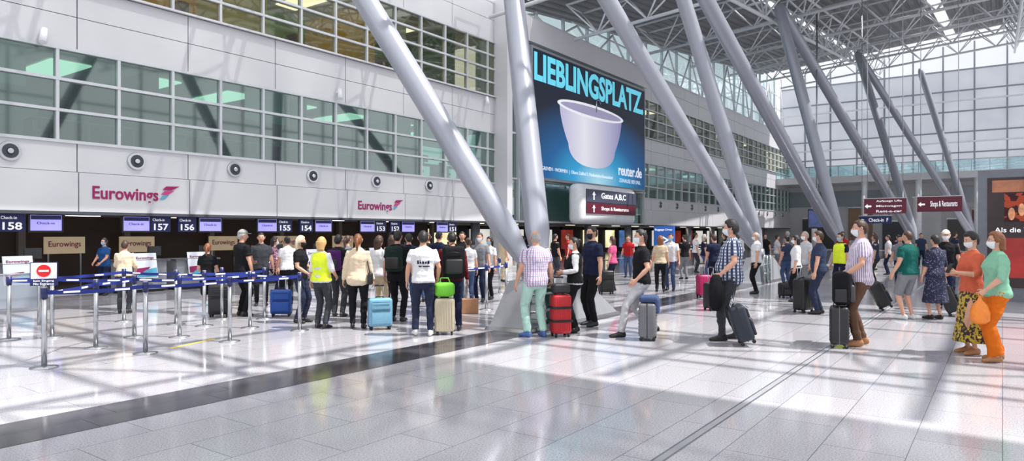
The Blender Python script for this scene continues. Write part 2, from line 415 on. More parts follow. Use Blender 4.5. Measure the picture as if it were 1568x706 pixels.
    W=Matrix.Translation(loc)@Matrix.Rotation(TH+math.radians(heading),4,'Z')@Matrix.Scale(s,4)
    ob=mb.build(name,M=W)
    if backpack:
        bk=MB(); dd,m1,m2,sz=backpack
        B=Matrix.Translation(Tt((-.115*build-.012-dd*.5,0,1.22)))@Matrix.Rotation(lean,4,'Y')
        bk.rbox((0,0,0),(dd,.30*sz,.44*sz),.06*min(1,dd/.14),m1,B,4); bk.rbox((-dd*.5,0,-.07),(.07,.23*sz,.2*sz),.03,m2,B,3)
        bk.tube([B@V((0,-.1,.215*sz)),B@V((-.01,0,.26*sz)),B@V((0,.1,.215*sz))],.008,m2,6)
        bk.tube([B@V((-dd*.5-.012,-.1*sz,.12*sz)),B@V((-dd*.5-.02,0,.14*sz)),B@V((-dd*.5-.012,.1*sz,.12*sz))],.005,m2,5)
        for s_ in (1,-1):
            bk.tube([B@V((dd*.4,s_*.09,.19*sz)),Tt((-.05,s_*.105,1.475)),Tt((.04,s_*.11,1.465)),Tt((.125*build+.012,s_*.115,1.36)),Tt((.13*build,s_*.14,1.22)),Tt((.02,s_*.185*build,1.08)),B@V((dd*.3,s_*.12,-.16*sz))],[(.007,.02)]*7,m2,8)
        bo=bk.build('backpack'); bo.parent=ob
    hw=[W@(wr+fd*.085) for wr,fd,n,t in hd]
    return ob,hw,W
def handbag(strap_z=1.42,side=-1,m=DARK,w=.28,z=.92,h=.2):
    def f(mb,Tt):
        y=side*.235
        mb.rbox((0.0,y,z),(w,.09,h),.03,m)
        mb.tube([(-w*.4,y,z+h*.45),(-.06,side*.19,1.2),Tt((-.03,side*.13,1.48)),(.07,side*.19,1.2),(w*.4,y,z+h*.45)],.009,m,6)
        mb.bb(-.02,.02,y+side*.045,y+side*.05,z,z+.03,STEEL)
    return f
# ---------------------------------------------------------------- luggage
def suitcase(name,u,v,heading,w,h,d,m,grip=None,tilt=0,style='ribs',trim=None,hgt=None):
    trim=trim or DARK; mb=MB()
    px=d/2
    A=Matrix.Translation((px,0,0))@Matrix.Rotation(tilt,4,'Y')@Matrix.Translation((-px,0,0))
    z0=.055; H=h-z0
    mb.rbox((0,0,z0+H/2),(d,w,H),min(.05,d*.3),m,A,4)
    if style=='ribs':
        n=7
        for i in range(n):
            y=-w*.38+w*.76*i/(n-1)
            for s in (1,-1): mb.rbox((s*d*.5,y,z0+H*.5),(.012,w*.055,H*.82),.005,m,A,2)
    elif style=='hribs':
        for i in range(9):
            z=z0+H*(.12+.76*i/8)
            for s in (1,-1): mb.rbox((s*d*.5,0,z),(.014,w*.84,H*.04),.006,m,A,2)
    else:
        mb.rbox((-d*.5-.02,0,z0+H*.32),(.05,w*.82,H*.44),.02,m,A,3); mb.rbox((-d*.5-.012,0,z0+H*.74),(.035,w*.8,H*.26),.015,m,A,3)
        for z in (.55,.87): mb.tube([(-d*.5-.045,-w*.38,z0+H*z),(-d*.5-.045,w*.38,z0+H*z)],.005,trim,5,True,A)
        mb.rbox((d*.5,0,z0+H*.5),(.015,w*.5,H*.8),.005,trim,A,2)
    mb.rbox((0,0,z0+H/2),(.014,w+.008,H+.008),.006,trim,A,3)
    mb.tube([(.06,-.07,h-.005),(0,-.06,h+.025),(0,.06,h+.025),(.06,.07,h-.005)],.009,trim,6,True,A)
    for s in (1,-1):
        for q in (1,-1):
            cx,cy=s*(d/2-.035),q*(w/2-.05)
            mb.tube([(cx,cy-.014,.028),(cx,cy+.014,.028)],[.028,.028],BLACK,12,True,A)
            mb.bb(cx-.014,cx+.014,cy-.02,cy+.02,.03,.07,trim,A)
    mb.rbox((0,-w/2-.008,z0+H*.55),(.03,.02,.16),.008,trim,A,2)
    W=Matrix.Translation(G(u,v))@Matrix.Rotation(TH+math.radians(heading),4,'Z')
    if grip is not None:
        g=(W.inverted()@grip)
        a=A@V((d*.35,.07,h-.02)); b=A@V((d*.35,-.07,h-.02))
        e=V((g.x,g.y,g.z)); off=V((0,.06,0))
        mb.tube([a,e+off],.008,CHROME,6); mb.tube([b,e-off],.008,CHROME,6)
        mb.tube([e+V((0,.075,0)),e-V((0,.075,0))],.015,trim,8)
    elif hgt:
        mb.tube([(d*.35,.07,h-.02),(d*.35,.07,hgt)],.008,CHROME,6,True,A); mb.tube([(d*.35,-.07,h-.02),(d*.35,-.07,hgt)],.008,CHROME,6,True,A)
        mb.tube([(d*.35,.08,hgt),(d*.35,-.08,hgt)],.015,trim,8,True,A)
    return mb.build(name,M=W)
# ================================================================ ROOM
FY=21.0
def roofz(x,y): return 13.9+.11*max(0,x-27)+.08*(21-y)
fm=bpy.data.materials.new('terrazzo_tile_floor'); fm.use_nodes=True
nt=fm.node_tree;N=nt.nodes;L=nt.links;b=N['Principled BSDF']
tc=N.new('ShaderNodeTexCoord'); br=N.new('ShaderNodeTexBrick'); br.offset=.5; L.new(tc.outputs['Object'],br.inputs['Vector'])
br.inputs['Scale'].default_value=1; br.inputs['Brick Width'].default_value=1.2; br.inputs['Row Height'].default_value=.6; br.inputs['Mortar Size'].default_value=.0035; br.inputs['Mortar Smooth'].default_value=.1
br.inputs['Color1'].default_value=lin((190,188,193))+[1]; br.inputs['Color2'].default_value=lin((180,179,185))+[1]; br.inputs['Mortar'].default_value=lin((116,115,122))+[1]
nz=N.new('ShaderNodeTexNoise'); nz.inputs['Scale'].default_value=70; nz.inputs['Detail'].default_value=3; L.new(tc.outputs['Object'],nz.inputs['Vector'])
cr=N.new('ShaderNodeValToRGB'); cr.color_ramp.elements[0].position=.36; cr.color_ramp.elements[0].color=(.66,.66,.68,1); cr.color_ramp.elements[1].position=.55; cr.color_ramp.elements[1].color=(1,1,1,1)
L.new(nz.outputs['Fac'],cr.inputs[0]); mx=N.new('ShaderNodeMix'); mx.data_type='RGBA'; mx.blend_type='MULTIPLY'; mx.inputs[0].default_value=1
L.new(br.outputs['Color'],mx.inputs[6]); L.new(cr.outputs[0],mx.inputs[7]); L.new(mx.outputs[2],b.inputs['Base Color'])
n2=N.new('ShaderNodeTexNoise'); n2.inputs['Scale'].default_value=1.2; L.new(tc.outputs['Object'],n2.inputs['Vector'])
mr=N.new('ShaderNodeMapRange'); mr.inputs['To Min'].default_value=.05; mr.inputs['To Max'].default_value=.16; L.new(n2.outputs['Fac'],mr.inputs['Value']); L.new(mr.outputs[0],b.inputs['Roughness'])
b.inputs['Specular IOR Level'].default_value=.7
mb=MB(); mb.add([(-25,-35,0),(130,-35,0),(130,45,0),(-25,45,0)],[(0,1,2,3)],fm); mb.build('floor')
mb=MB(); STR=mat('floor_dark_stone',(70,69,74),.14,0,.12,40)
x=-20
while x<100: mb.bb(x,x+1.195,6.5,6.895,0,.004,STR); mb.bb(x+.3,x+1.495,6.9,7.3,0,.004,STR); x+=1.2
mb.build('trim_1')
mb=MB(); CG=mat('channel_grey',(150,151,157),.45)
mb.bb(-20,86,2.07,2.085,0,.005,STEEL); mb.bb(-20,86,2.145,2.16,0,.005,STEEL); mb.bb(-20,86,2.085,2.145,0,.003,CG); mb.build('trim_2')
def facade(x0,x1,name):
    mb=MB(); n0=math.floor((x0-8.4)/3.2)
    xs=[x0]
    k=8.4+3.2*n0
    while k<x1:
        if k>x0+.05: xs.append(k)
        k+=3.2
    xs.append(x1)
    rows=[(2.32,3.41,-.10),(3.43,4.22,0),(6.84,7.73,0),(7.75,8.6,0),(11.44,12.5,0),(12.52,13.4,0)]
    for a,b_ in zip(xs,xs[1:]):
        for z0,z1,yo in rows:
            mb.bb(a+.015,b_-.015,FY+yo,FY+.25,z0,z1,PANEL)
        if b_-a>2.5:
            cx=(a+b_)/2; 
            mb.tube([(cx,FY+.02,3.86),(cx,FY-.07,3.86)],[.27,.25],CHROME,28)
            mb.tube([(cx,FY-.071,3.86),(cx,FY-.074,3.86)],[.19,.19],PANELD,24)
            mb.tube([(cx,FY-.074,3.86),(cx,FY-.12,3.86)],[.09,.06],CHROME,16)
    mb.bb(x0,x1,FY+.25,FY+.45,2.3,4.2,PANELD); mb.bb(x0,x1,FY+.25,FY+.45,6.86,8.6,PANELD); mb.bb(x0,x1,FY+.25,FY+.45,11.46,13.4,PANELD)
    mb.bb(x0,x1,FY-.16,FY+.02,8.6,8.66,PANEL)
    mb.bb(x0,x1,FY-.12,FY+.3,2.24,2.32,PANELD)
    def wins(z0,z1,rowsn,g):
        m=7.9-1.6*40
        while m<=x1:
            if m>=x0: mb.bb(m-.04,m+.04,FY-.05,FY+.14,z0,z1,FRAME)
            m+=1.6
        for i in range(rowsn+1):
            z=z0+(z1-z0)*i/rowsn; mb.bb(x0,x1,FY-.06,FY+.12,z-.04,z+.04,FRAME)
        mb.bb(x0,x1,FY+.04,FY+.06,z0,z1,g)
    wins(4.25,6.8,3,GLASS); wins(8.64,11.4,4,GLASSU)
    return mb.build(name)
facade(-6,27.7,'wall_left'); facade(45.5,87,'wall_left_far')
def offices(x0,x1,z0,z1,cols,name):
    mb=MB(); fl=mat('office_floor',(110,104,98),.7); ce=mat('office_ceiling',(176,178,174),.7,0,.05,2,0,.12)
    mb.bb(x0,x1,FY+.45,FY+6,z0-.2,z0,fl); mb.bb(x0,x1,FY+.45,FY+6,z1,z1+.2,ce)
    n=len(cols); 
    w=(x1-x0)/n
    for i,c in enumerate(cols):
        a=x0+i*w; mb.bb(a,a+w,FY+5,FY+5.1,z0,z1,c)
        if i%2==0: mb.bb(a,a+.08,FY+.5,FY+5,z0,z1,c)
        mb.bb(a+.3,a+w*.5,FY+1.6,FY+4,z1-.06,z1-.02,mat('office_light',(250,248,235),.5,0,.01,1,0,2.4))
        mb.bb(a+w*.55,a+w*.7,FY+4.2,FY+4.9,z0,z0+1.9,mat('office_cabinet',(120,96,70),.6))
        if i%3==1: mb.bb(a+w*.1,a+w*.75,FY+.5,FY+.53,z0+1.5,z1,mat('office_blind',(196,204,200),.8,0,.05,2,0,.1))
    return mb.build(name)
OD=[mat('office_wall_%d'%i,c,.8,0,.08,1,0,.06) for i,c in enumerate([(120,132,126),(76,86,84),(146,156,148),(100,106,110),(62,72,70)])]  # slight emission in the wall colours brightens the rooms
offices(-6,27.7,4.2,6.85,[OD[i%5] for i in range(12)],'office_floor_lower')
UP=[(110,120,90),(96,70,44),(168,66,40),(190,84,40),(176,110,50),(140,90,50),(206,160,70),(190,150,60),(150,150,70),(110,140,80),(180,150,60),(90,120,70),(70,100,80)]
offices(-6,27.7,8.6,11.45,[mat('office_upper_%d'%i,c,.7,0,.15,2,0,.35) for i,c in enumerate(UP)],'office_floor_upper')  # wall colours glow, standing in for light inside the upper offices
offices(45.5,87,4.2,6.85,[OD[i%5] for i in range(10)],'office_floor_lower.001')
offices(45.5,87,8.6,11.45,[OD[(i+2)%5] for i in range(10)],'office_floor_upper.001')
OC=mat('office_white_monitor',(200,204,210),.5); LEAF=mat('plant_leaf',(52,92,44),.6); 
for i in range(13):
    x=4.6+i*1.75+random.uniform(-.3,.3); mb=MB()
    mb.bb(x-.7,x+.7,FY+.6,FY+1.3,4.9,4.94,OC)
    for a in (-.65,.62): mb.bb(x+a,x+a+.04,FY+.65,FY+1.25,4.2,4.9,STEEL)
    mb.bb(x-.4,x+.12,FY+.9,FY+.93,5.05,5.37,DARK); mb.bb(x-.16,x-.12,FY+.92,FY+.96,4.94,5.1,DARK); mb.bb(x-.25,x-.03,FY+.85,FY+1,4.94,4.955,DARK)
    mb.rbox((x+.1,FY+1.75,4.98),(.44,.08,.5),.03,DARK); mb.rbox((x+.1,FY+1.55,4.66),(.46,.42,.08),.03,DARK); mb.tube([(x+.1,FY+1.55,4.62),(x+.1,FY+1.55,4.2)],.03,STEEL,6); mb.tube([(x-.1,FY+1.55,4.22),(x+.3,FY+1.55,4.22)],.02,STEEL,6); mb.tube([(x+.1,FY+1.75,4.7),(x+.1,FY+1.58,4.66)],.02,STEEL,6)
    if i%2==0:
        px=x+.45; mb.tube([(px,FY+.75,4.94),(px,FY+.75,5.08)],[.06,.08],WHITE,10)
        for k in range(9):
            a=k*.7; mb.tube([(px,FY+.75,5.06),(px+math.cos(a)*.08,FY+.75+math.sin(a)*.08,5.22),(px+math.cos(a)*.2,FY+.75+math.sin(a)*.14,5.28+.05*(k%3))],[.006,(.03,.006),.003],LEAF,6)
    mb.build('office_desk')
for x,z in ((7.55,7.1),(17.6,7.2),(26.9,8.4)):
    mb=MB(); mb.bb(x-.06,x+.06,FY-.12,FY,z-.05,z+.05,WHITE); mb.tube([(x,FY-.12,z+.1),(x-.08,FY-.26,z-.3)],[.08,.1],WHITE,14); mb.tube([(x,FY-.1,z),(x-.02,FY-.2,z-.05)],.02,STEEL,8); mb.build('facade_spotlight')
def airline(x,z,W,H,name):
    o=MB(); 
    for i in range(3):
        y=FY-.125; zb=z+H*(.15+.3*i); a=x+W*(.80+.02*i); wd=W*(.10+.05*i)
        o.add([(a,y,zb),(a+wd*.6,y,zb),(a+wd+W*.03,y,zb+H*.28),(a+W*.05,y,zb+H*.24)],[(0,1,2,3)],[mat('logo_teal',(90,160,190),.4),mat('logo_pink',(196,60,130),.4),MAG][i])
    ob=o.build(name); text('Eurowings',(x,FY-.112,z-.1),W*.79,H,MAG,0,ob,.02)
airline(8.75,2.68,2.35,.48,'airline_sign'); airline(18.55,2.66,2.35,.46,'airline_sign.001')
mb=MB(); BR=mat('back_wall_brown',(70,54,46),.6,0,.2,1); mb.bb(-6,27.5,25.4,25.6,0,2.3,BR)
for i in range(11): mb.bb(-4.4+i*3.2,-4.2+i*3.2,25.2,25.4,0,2.3,mat('back_wall_column',(126,118,110),.6))
mb.build('wall_checkin_back')
mb=MB(); mb.bb(-6,87,FY+.3,30,2.25,2.35,mat('soffit',(104,104,108),.6))
for i in range(28): mb.bb(-4+i*3.2,-3.1+i*3.2,22.6,22.8,2.235,2.25,mat('soffit_light',(255,240,214),.5,0,.01,1,0,3.5))
mb.build('ceiling_soffit')
for x in (9.0,11.3,14.6,17.5,20.6):
    mb=MB(); mb.bb(x,x+1.2,24.9,24.95,1.05,1.6,mat('board_beige',(206,184,152),.5,0,.05,2,0,.35)); 
    for a in (.1,1.05): mb.bb(x+a,x+a+.05,24.92,25.0,0,1.1,STEEL)
    o=mb.build('checkin_backboard'); text('Eurowings',(x+.12,24.885,1.22),.95,.24,MAG,0,o,.01)
posterc=mat('poster_white',(226,232,240),.35,0,.04,2,0,.12); postert=mat('poster_teal',(80,170,200),.4,0,.3,3)
for i,x in enumerate((5.0,6.75,9.9,11.5,14.2,15.9,18.9,20.6,23.4,25.0)):
    mb=MB(); mb.bb(x-.65,x+.65,20.3,20.9,.08,.9,mat('counter_front',(150,152,158),.4)); mb.bb(x-.6,x+.6,20.36,20.88,0,.08,DARK)
    mb.bb(x-.72,x+.72,20.2,20.95,.9,.95,mat('counter_top',(92,92,98),.3)); 
    mb.add([(x-.35,20.1,.42),(x+.3,20.1,.42),(x+.3,20.24,1.14),(x-.35,20.24,1.14),(x-.35,20.13,.42),(x+.3,20.13,.42),(x+.3,20.27,1.14),(x-.35,20.27,1.14)],[(0,1,2,3),(7,6,5,4),(0,4,5,1),(2,6,7,3),(0,3,7,4),(1,5,6,2)],posterc)
    mb.add([(x-.33,20.092,.46),(x+.28,20.092,.46),(x+.28,20.145,.72),(x-.02,20.13,.66)],[(0,1,2,3)],postert)
    mb.add([(x-.33,20.105,.52),(x-.1,20.105,.52),(x+.1,20.15,.74),(x-.33,20.14,.7)],[(0,1,2,3)],MAG)
    mb.bb(x-.3,x+.3,20.25,20.31,.6,.8,DARK)
    mb.bb(x+.25,x+.65,20.62,20.65,1.05,1.33,DARK); mb.bb(x+.42,x+.48,20.62,20.66,.95,1.06,DARK)
    o=mb.build('checkin_counter'); text('Eurowings',(x-.28,20.205,.95),.5,.09,MAG,0,o,.01)
def checkin_display(x,num,first):
    mb=MB(); w=.62; h=.5; z=1.76; y=21.15
    xn,xs=(x-w-.02,x+.02) if first else (x+.02,x-w-.22)
    wn,ws=(.6,.85)
    mb.bb(xn,xn+wn,y,y+.1,z,z+h-.03,NAVY)
    mb.bb(xs,xs+ws,y,y+.12,z-.02,z+h-.03,DARK); mb.bb(xs+.05,xs+ws-.05,y-.004,y,z+.03,z+h-.05,LILAC)
    mb.bb(xs+.06,xs+ws-.06,y-.007,y-.004,z+h-.17,z+h-.06,NAVY)
    o=mb.build('checkin_display'); text(num,(xn+.08,y-.012,z+.05),wn-.16,.2,TXTW,0,o,.02); text('Check-in',(xn+.04,y-.012,z+.33),wn*.6,.08,TXTW,0,o)
    text('Check-in',(xs+.2,y-.012,z+.2),ws*.5,.07,NAVY,0,o)
for i,(x,n) in enumerate(((7.25,'158'),(10.5,'157'),(12.0,'156'),(15.0,'155'),(16.6,'154'),(19.7,'153'),(21.2,'152'),(24.3,'151'))): checkin_display(x,n,i%2==0)
# ---- billboard bay
mb=MB()
mb.bb(27.7,28.15,20.2,21.3,0,13.6,PANEL); mb.bb(28.15,45.5,20.95,20.98,2.4,13.6,GLASSG); 
for x in (29.6,45.2): mb.bb(x-.06,x+.06,20.8,21.0,2.3,13.6,FRAME)
for z in (2.35,4.6,7,9.4,11.8,13.5): mb.bb(28.15,45.5,20.85,21.0,z-.05,z+.05,FRAME)
mb.bb(28.15,45.5,22.5,22.6,2.3,13.6,mat('bay_back',(176,200,200),.7,0,.06,1,0,.12)); mb.bb(28.15,45.5,20.7,21.0,12.1,13.4,PANEL)
mb.build('wall_billboard_bay')
BX,BZ,BW,BH=30.2,4.75,13.9,6.85; BYP=20.3
pm=bpy.data.materials.new('poster_gradient'); pm.use_nodes=True; nt=pm.node_tree;N=nt.nodes;L=nt.links;b=N['Principled BSDF']
tc=N.new('ShaderNodeTexCoord'); mp=N.new('ShaderNodeMapping'); mp.inputs['Location'].default_value=(-(BX+7.2)/10,0,-(BZ+.1)/4.8); mp.inputs['Scale'].default_value=(1/10,0,1/4.8); L.new(tc.outputs['Object'],mp.inputs['Vector'])
gr=N.new('ShaderNodeTexGradient'); gr.gradient_type='SPHERICAL'; L.new(mp.outputs[0],gr.inputs[0])
cr=N.new('ShaderNodeValToRGB'); e=cr.color_ramp.elements; e[0].color=lin((16,24,44))+[1]; e[1].color=lin((190,238,250))+[1]; q=e.new(.42); q.color=lin((16,96,156))+[1]; q=e.new(.7); q.color=lin((44,168,218))+[1]; L.new(gr.outputs['Fac'],cr.inputs[0]); L.new(cr.outputs[0],b.inputs['Base Color']); b.inputs['Roughness'].default_value=.5
L.new(cr.outputs[0],b.inputs['Emission Color']); b.inputs['Emission Strength'].default_value=.35  # print is not backlit; emission added to brighten the poster
mb=MB(); mb.bb(BX-.15,BX+BW+.15,BYP+.02,BYP+.45,BZ-.15,BZ+BH+.15,mat('billboard_frame',(150,154,160),.4,.4)); mb.bb(BX,BX+BW,BYP,BYP+.02,BZ,BZ+BH,pm)
TUB=bpy.data.materials.new('poster_tub'); TUB.use_nodes=True; nt=TUB.node_tree;N=nt.nodes;L=nt.links;b=N['Principled BSDF']; tc=N.new('ShaderNodeTexCoord'); sp=N.new('ShaderNodeSeparateXYZ'); L.new(tc.outputs['Object'],sp.inputs[0]); mr=N.new('ShaderNodeMapRange'); mr.inputs['From Min'].default_value=BX+3; mr.inputs['From Max'].default_value=BX+10.2; L.new(sp.outputs[0],mr.inputs['Value']); cr=N.new('ShaderNodeValToRGB'); e=cr.color_ramp.elements; e[0].color=lin((206,202,230))+[1]; e[1].color=lin((160,156,204))+[1]; q=e.new(.35); q.color=lin((250,248,255))+[1]; L.new(mr.outputs[0],cr.inputs[0]); L.new(cr.outputs[0],b.inputs['Base Color'])
L.new(cr.outputs[0],b.inputs['Emission Color']); b.inputs['Emission Strength'].default_value=.3  # emission in the printed tub offsets the shade on it
cx=BX+6.5; 
def ell(cx,cz,rx,rz,y,m,n=40): mb.add([(cx+rx*math.cos(2*math.pi*i/n),y,cz+rz*math.sin(2*math.pi*i/n)) for i in range(n)],[tuple(range(n))],m)
top=BZ+4.35; pts=[]
for i in range(21):
    t=i/20; pts.append((cx-3.85+.95*t**1.8,top-2.2*t))
for i in range(1,20):
    a=math.pi+math.pi*i/20; pts.append((cx+2.9*math.copysign(abs(math.cos(a))**.8,math.cos(a)),top-2.2+1.2*math.sin(a)))
for i in range(21):
    t=1-i/20; pts.append((cx+3.85-.95*t**1.8,top-2.2*t))
mb.add([(p[0],BYP-.004,p[1]) for p in pts],[tuple(range(len(pts)))],TUB)
ell(cx,top,4.1,.42,BYP-.008,mat('tub_rim',(252,251,255),.4,0,.01,1,0,.35)); ell(cx,top+.0,3.75,.27,BYP-.012,mat('tub_inner',(186,182,216),.4,0,.02,1,0,.15))  # rim and inside of the printed tub also glow for brightness
mb.tube([(cx+.4,BYP-.02,top+.05),(cx+.4,BYP-.02,top+.75),(cx+.7,BYP-.02,top+.85),(cx+.9,BYP-.02,top+.6)],.045,CHROME,6)
bo=mb.build('billboard')
LC=mat('lettering_cyan',(110,220,244),.4,0,.02,1,0,.4)
text('LIEBLINGSPLATZ.',(BX+.05,BYP-.02,BZ+5.15),13.6,1.55,LC,0,bo,.035)
text('reuter.de',(BX+9.9,BYP-.02,BZ+.75),3.5,.7,TXTW,0,bo,.02); text('ZUHAUSE BEI UNS.',(BX+10,BYP-.02,BZ+.3),3.2,.25,TXTW,0,bo)
text('GREVEN - WORMEN  |  Obere Zollhof 3, Medienhafen Duesseldorf',(BX+.8,BYP-.02,BZ+.35),8.3,.26,TXTW,0,bo)
mb=MB(); mb.rbox((37.0,19.7,3.4),(7.2,.9,2.3),.35,WHITE,None,4); mb.bb(34.0,40.4,19.2,19.26,2.85,4.25,mat('sign_dark',(52,38,52),.35)); mb.bb(34.0,40.4,19.19,19.2,3.52,4.25,mat('sign_slate',(70,74,96),.35)); mb.bb(34.0,40.4,19.19,19.2,2.85,3.46,MAROON)
for x in (34.8,39.2): mb.bb(x-.1,x+.1,19.9,20.8,4.35,4.5,STEEL)
o=mb.build('direction_sign_gates'); text('Gates A,B,C',(35.7,19.17,3.7),3.2,.4,TXTW,0,o,.01); text('Shops & Restaurants',(35.7,19.17,3.0),3.6,.28,TXTW,0,o,.01)
def arrow(mb,x,y,z,s,ax):
    P=[(0,.5),(.4,.05),(.14,.05),(.14,-.5),(-.14,-.5),(-.14,.05),(-.4,.05)]
    if ax=='Y': vs=[(x+p[0]*s,y,z+p[1]*s) for p in P]
    else: vs=[(x,y+p[1]*s,z+p[0]*s) for p in P]
    mb.add(vs,[tuple(range(7))],TXTW)
mb=MB(); arrow(mb,34.8,19.17,3.9,.5,'Y'); arrow(mb,34.8,19.17,3.15,.45,'Y'); a=mb.build('arrows',o)
SH=mat('shop_glow',(255,226,170),.5,0,.5,.7,0,1.3); mb=MB(); mb.bb(27.7,87,29.8,30,0,2.3,mat('shop_wall_dark',(54,50,54),.6,0,.2,.5))
random.seed(3)
x=29
while x<84:
    w=random.uniform(1.5,3.5); mb.bb(x,x+w,29.7,29.8,.4,2.0,random.choice([SH,mat('shop_red',(170,60,50),.5,0,.4,1,0,.4),mat('shop_blue',(90,130,190),.5,0,.4,1,0,.6),mat('shop_white',(230,228,220),.5,0,.1,1,0,.8)])); mb.bb(x-.1,x+w+.1,29.6,29.8,2.0,2.25,DARK); x+=w+random.uniform(.8,2)
for x in range(28,87,6): mb.tube([(x,22.5,0),(x,22.5,2.3)],.25,COLUMN,16)
mb.build('wall_shopfronts')
mb=MB()
xx=-6
while xx<=87:
    zt=roofz(xx,21); mb.bb(xx-.06,xx+.06,21.9,22.1,13.3,zt,FRAME)
    if xx<84:
        za,zb=roofz(xx,21),roofz(xx+3,21); mb.add([(xx,22,13.4),(xx+3,22,13.4),(xx+3,22,zb),(xx,22,za)],[(0,1,2,3)],GLASSB)
    xx+=3
for z in (13.4,15,16.6,18.2):
    x0=max(-6,27+(z-13.9)/.11); mb.bb(x0,87,21.93,22.05,z-.04,z+.04,FRAME)
mb.bb(-6,87,FY,22.1,13.38,13.5,PANEL)
for i in range(12):
    a=30+i*4.8; mb.tube([(a,21.7,13.5),(a+2.4,21.7,roofz(a+2.4,21)-.3)],.07,STEELW,8); mb.tube([(a+4.8,21.7,13.5),(a+2.4,21.7,roofz(a+2.4,21)-.3)],.07,STEELW,8)
mb.build('window_1')
EX=87.0; mb=MB(); PG=panelglass('translucent_panel',(182,187,196),.08,.5); PC=panelglass('translucent_panel_clear',(214,218,226),.45)
mb.add([(EX,22,8),(EX,-20,8),(EX,-20,19.1),(EX,22,19.1)],[(0,1,2,3)],PG)
mb.add([(EX,22,19.1),(EX,-20,19.1),(EX,-20,24.0),(EX,22,20.4)],[(0,1,2,3)],PC)
FR2=mat('end_window_frame',(150,156,166),.4,.3)
y=-20
while y<=22: mb.bb(EX-.25,EX,y-.08,y+.08,8,roofz(EX,y),FR2); y+=2.8
for z in (8.1,10.3,12.5,14.7,16.9,19.1): mb.bb(EX-.2,EX,-20,22,z-.07,z+.07,FR2)
for z in (11.4,15.8): mb.bb(EX-.5,EX-.2,-20,22,z-.08,z+.08,STEELW)
mb.build('window_2')
mb=MB(); W2=mat('end_wall_white',(200,200,203),.5); mb.bb(EX,EX+.3,-20,30,0,8,W2)
mb.bb(EX-6,EX,-20,21,7.2,7.9,PANEL)
for y0,y1,z1,c in ((16,19.5,3.4,(70,66,66)),(12,14.5,4.6,(150,120,96)),(8.5,11,3,(60,64,74)),(5.4,8,5.6,(220,220,222)),(3.2,4.8,3.2,(90,86,84)),(-1.5,2.6,4.2,(120,40,44)),(-6,-2.5,3,(60,60,66))):
    mb.bb(EX-.1,EX,y0,y1,0,z1,mat('end_%d'%int(y0*10),c,.4,0,.1,.5)); mb.bb(EX-.16,EX-.1,y0-.1,y1+.1,z1,z1+.15,STEEL)
mb.bb(EX-.12,EX,10,21,4.8,6.6,mat('end_shop_glass',(140,150,158),.2)); mb.bb(EX-.12,EX,-3,4.5,5,6.7,mat('end_shop_glass2',(166,172,180),.2))
for y in range(-18,22,5): mb.tube([(EX-5.7,y,0),(EX-5.7,y,7.2)],.3,WHITE,16)
mb.build('wall_end')
mb=MB(); mb.bb(EX-6,EX-5.96,-20,21,7.9,9.0,GLASSB); mb.bb(EX-6.03,EX-5.93,-20,21,9.0,9.08,STEEL)
for i in range(28): mb.bb(EX-6.02,EX-5.94,-20+i*1.5-.03,-20+i*1.5+.03,7.9,9.0,STEEL)
mb.build('mezzanine_railing')
# ---- roof
DECK=mat('corrugated_roof_deck',(128,128,132),.55,.2,.05,.5)
FROST=panelglass('sun_screen_frosted',(222,224,228),.20,.8); FROST2=panelglass('sun_screen_frosted_dense',(196,198,202),.07,.7)  # for added sun screens: diffuse the sun, dense one dims the foreground
def deck(x0,x1,y0,y1,name,m=None):
    mb=MB(); st=.6; y=y0
    xs=[x0]+([27] if x0<27<x1 else [])+[x1]
    if m:
        for a,b_ in zip(xs,xs[1:]): mb.add([(a,y0,roofz(a,y0)+.3),(b_,y0,roofz(b_,y0)+.3),(b_,y1,roofz(b_,y1)+.3),(a,y1,roofz(a,y1)+.3)],[(3,2,1,0)],m)
        mb.build(name); return
    while y<y1-1e-6:
        ye=min(y+st,y1)
        pr=[(y,0),(y+.2,0),(y+.26,-.12),(y+.5,-.12),(ye,0)]
        for a,b_ in zip(xs,xs[1:]):
            for (p,dz),(q,dq) in zip(pr,pr[1:]):
                mb.add([(a,p,roofz(a,p)+dz+.3),(b_,p,roofz(b_,p)+dz+.3),(b_,q,roofz(b_,q)+dq+.3),(a,q,roofz(a,q)+dq+.3)],[(3,2,1,0)],DECK)
        y=ye
    mb.build(name)
for i,(a,b_) in enumerate(((12.9,22),(4.6,12),(-3.4,3.8),(-11,-5.2),(-20,-13))): deck(31,80,a,b_,'ceiling_deck_%d'%(i+1))
deck(-20,10.8,-20,-1.2,'unseen_sun_screen_6',FROST2); deck(22,31,-20,-2,'unseen_sun_screen_7',FROST2); deck(-20,3,-1.2,9,'unseen_sun_screen_8',FROST)  # unseen roof panels, outlines set to shade parts of the floor
deck(-20,31,14.5,22,'unseen_sun_screen_9',FROST); deck(-20,31,9.5,13.3,'unseen_sun_screen_10',FROST)  # unseen panels added to shade the facade, gap left for sun streaks
def truss_y(x,y0,y1,dp,name,step=2.4,r=.1):
    mb=MB(); n=int((y1-y0)/step); 
    P=lambda i,k:V((x+(k-1)*.9 if k!=1 else x,y0+i*step,roofz(x,y0+i*step)-(dp if k==1 else .15)))
    for k in (0,1,2): mb.tube([P(0,k),P(n,k)],r if k==1 else r*.8,STEELW,8)
    for i in range(n+1):
        mb.tube([P(i,0),P(i,2)],r*.45,STEELW,6)
        q=V((x,y0+(i+.5)*step,0)); q.z=roofz(x,q.y)-dp
        if i<n:
            for k in (0,2): mb.tube([P(i,k),q],r*.5,STEELW,6); mb.tube([P(i+1,k),q],r*.5,STEELW,6)
    mb.build(name)
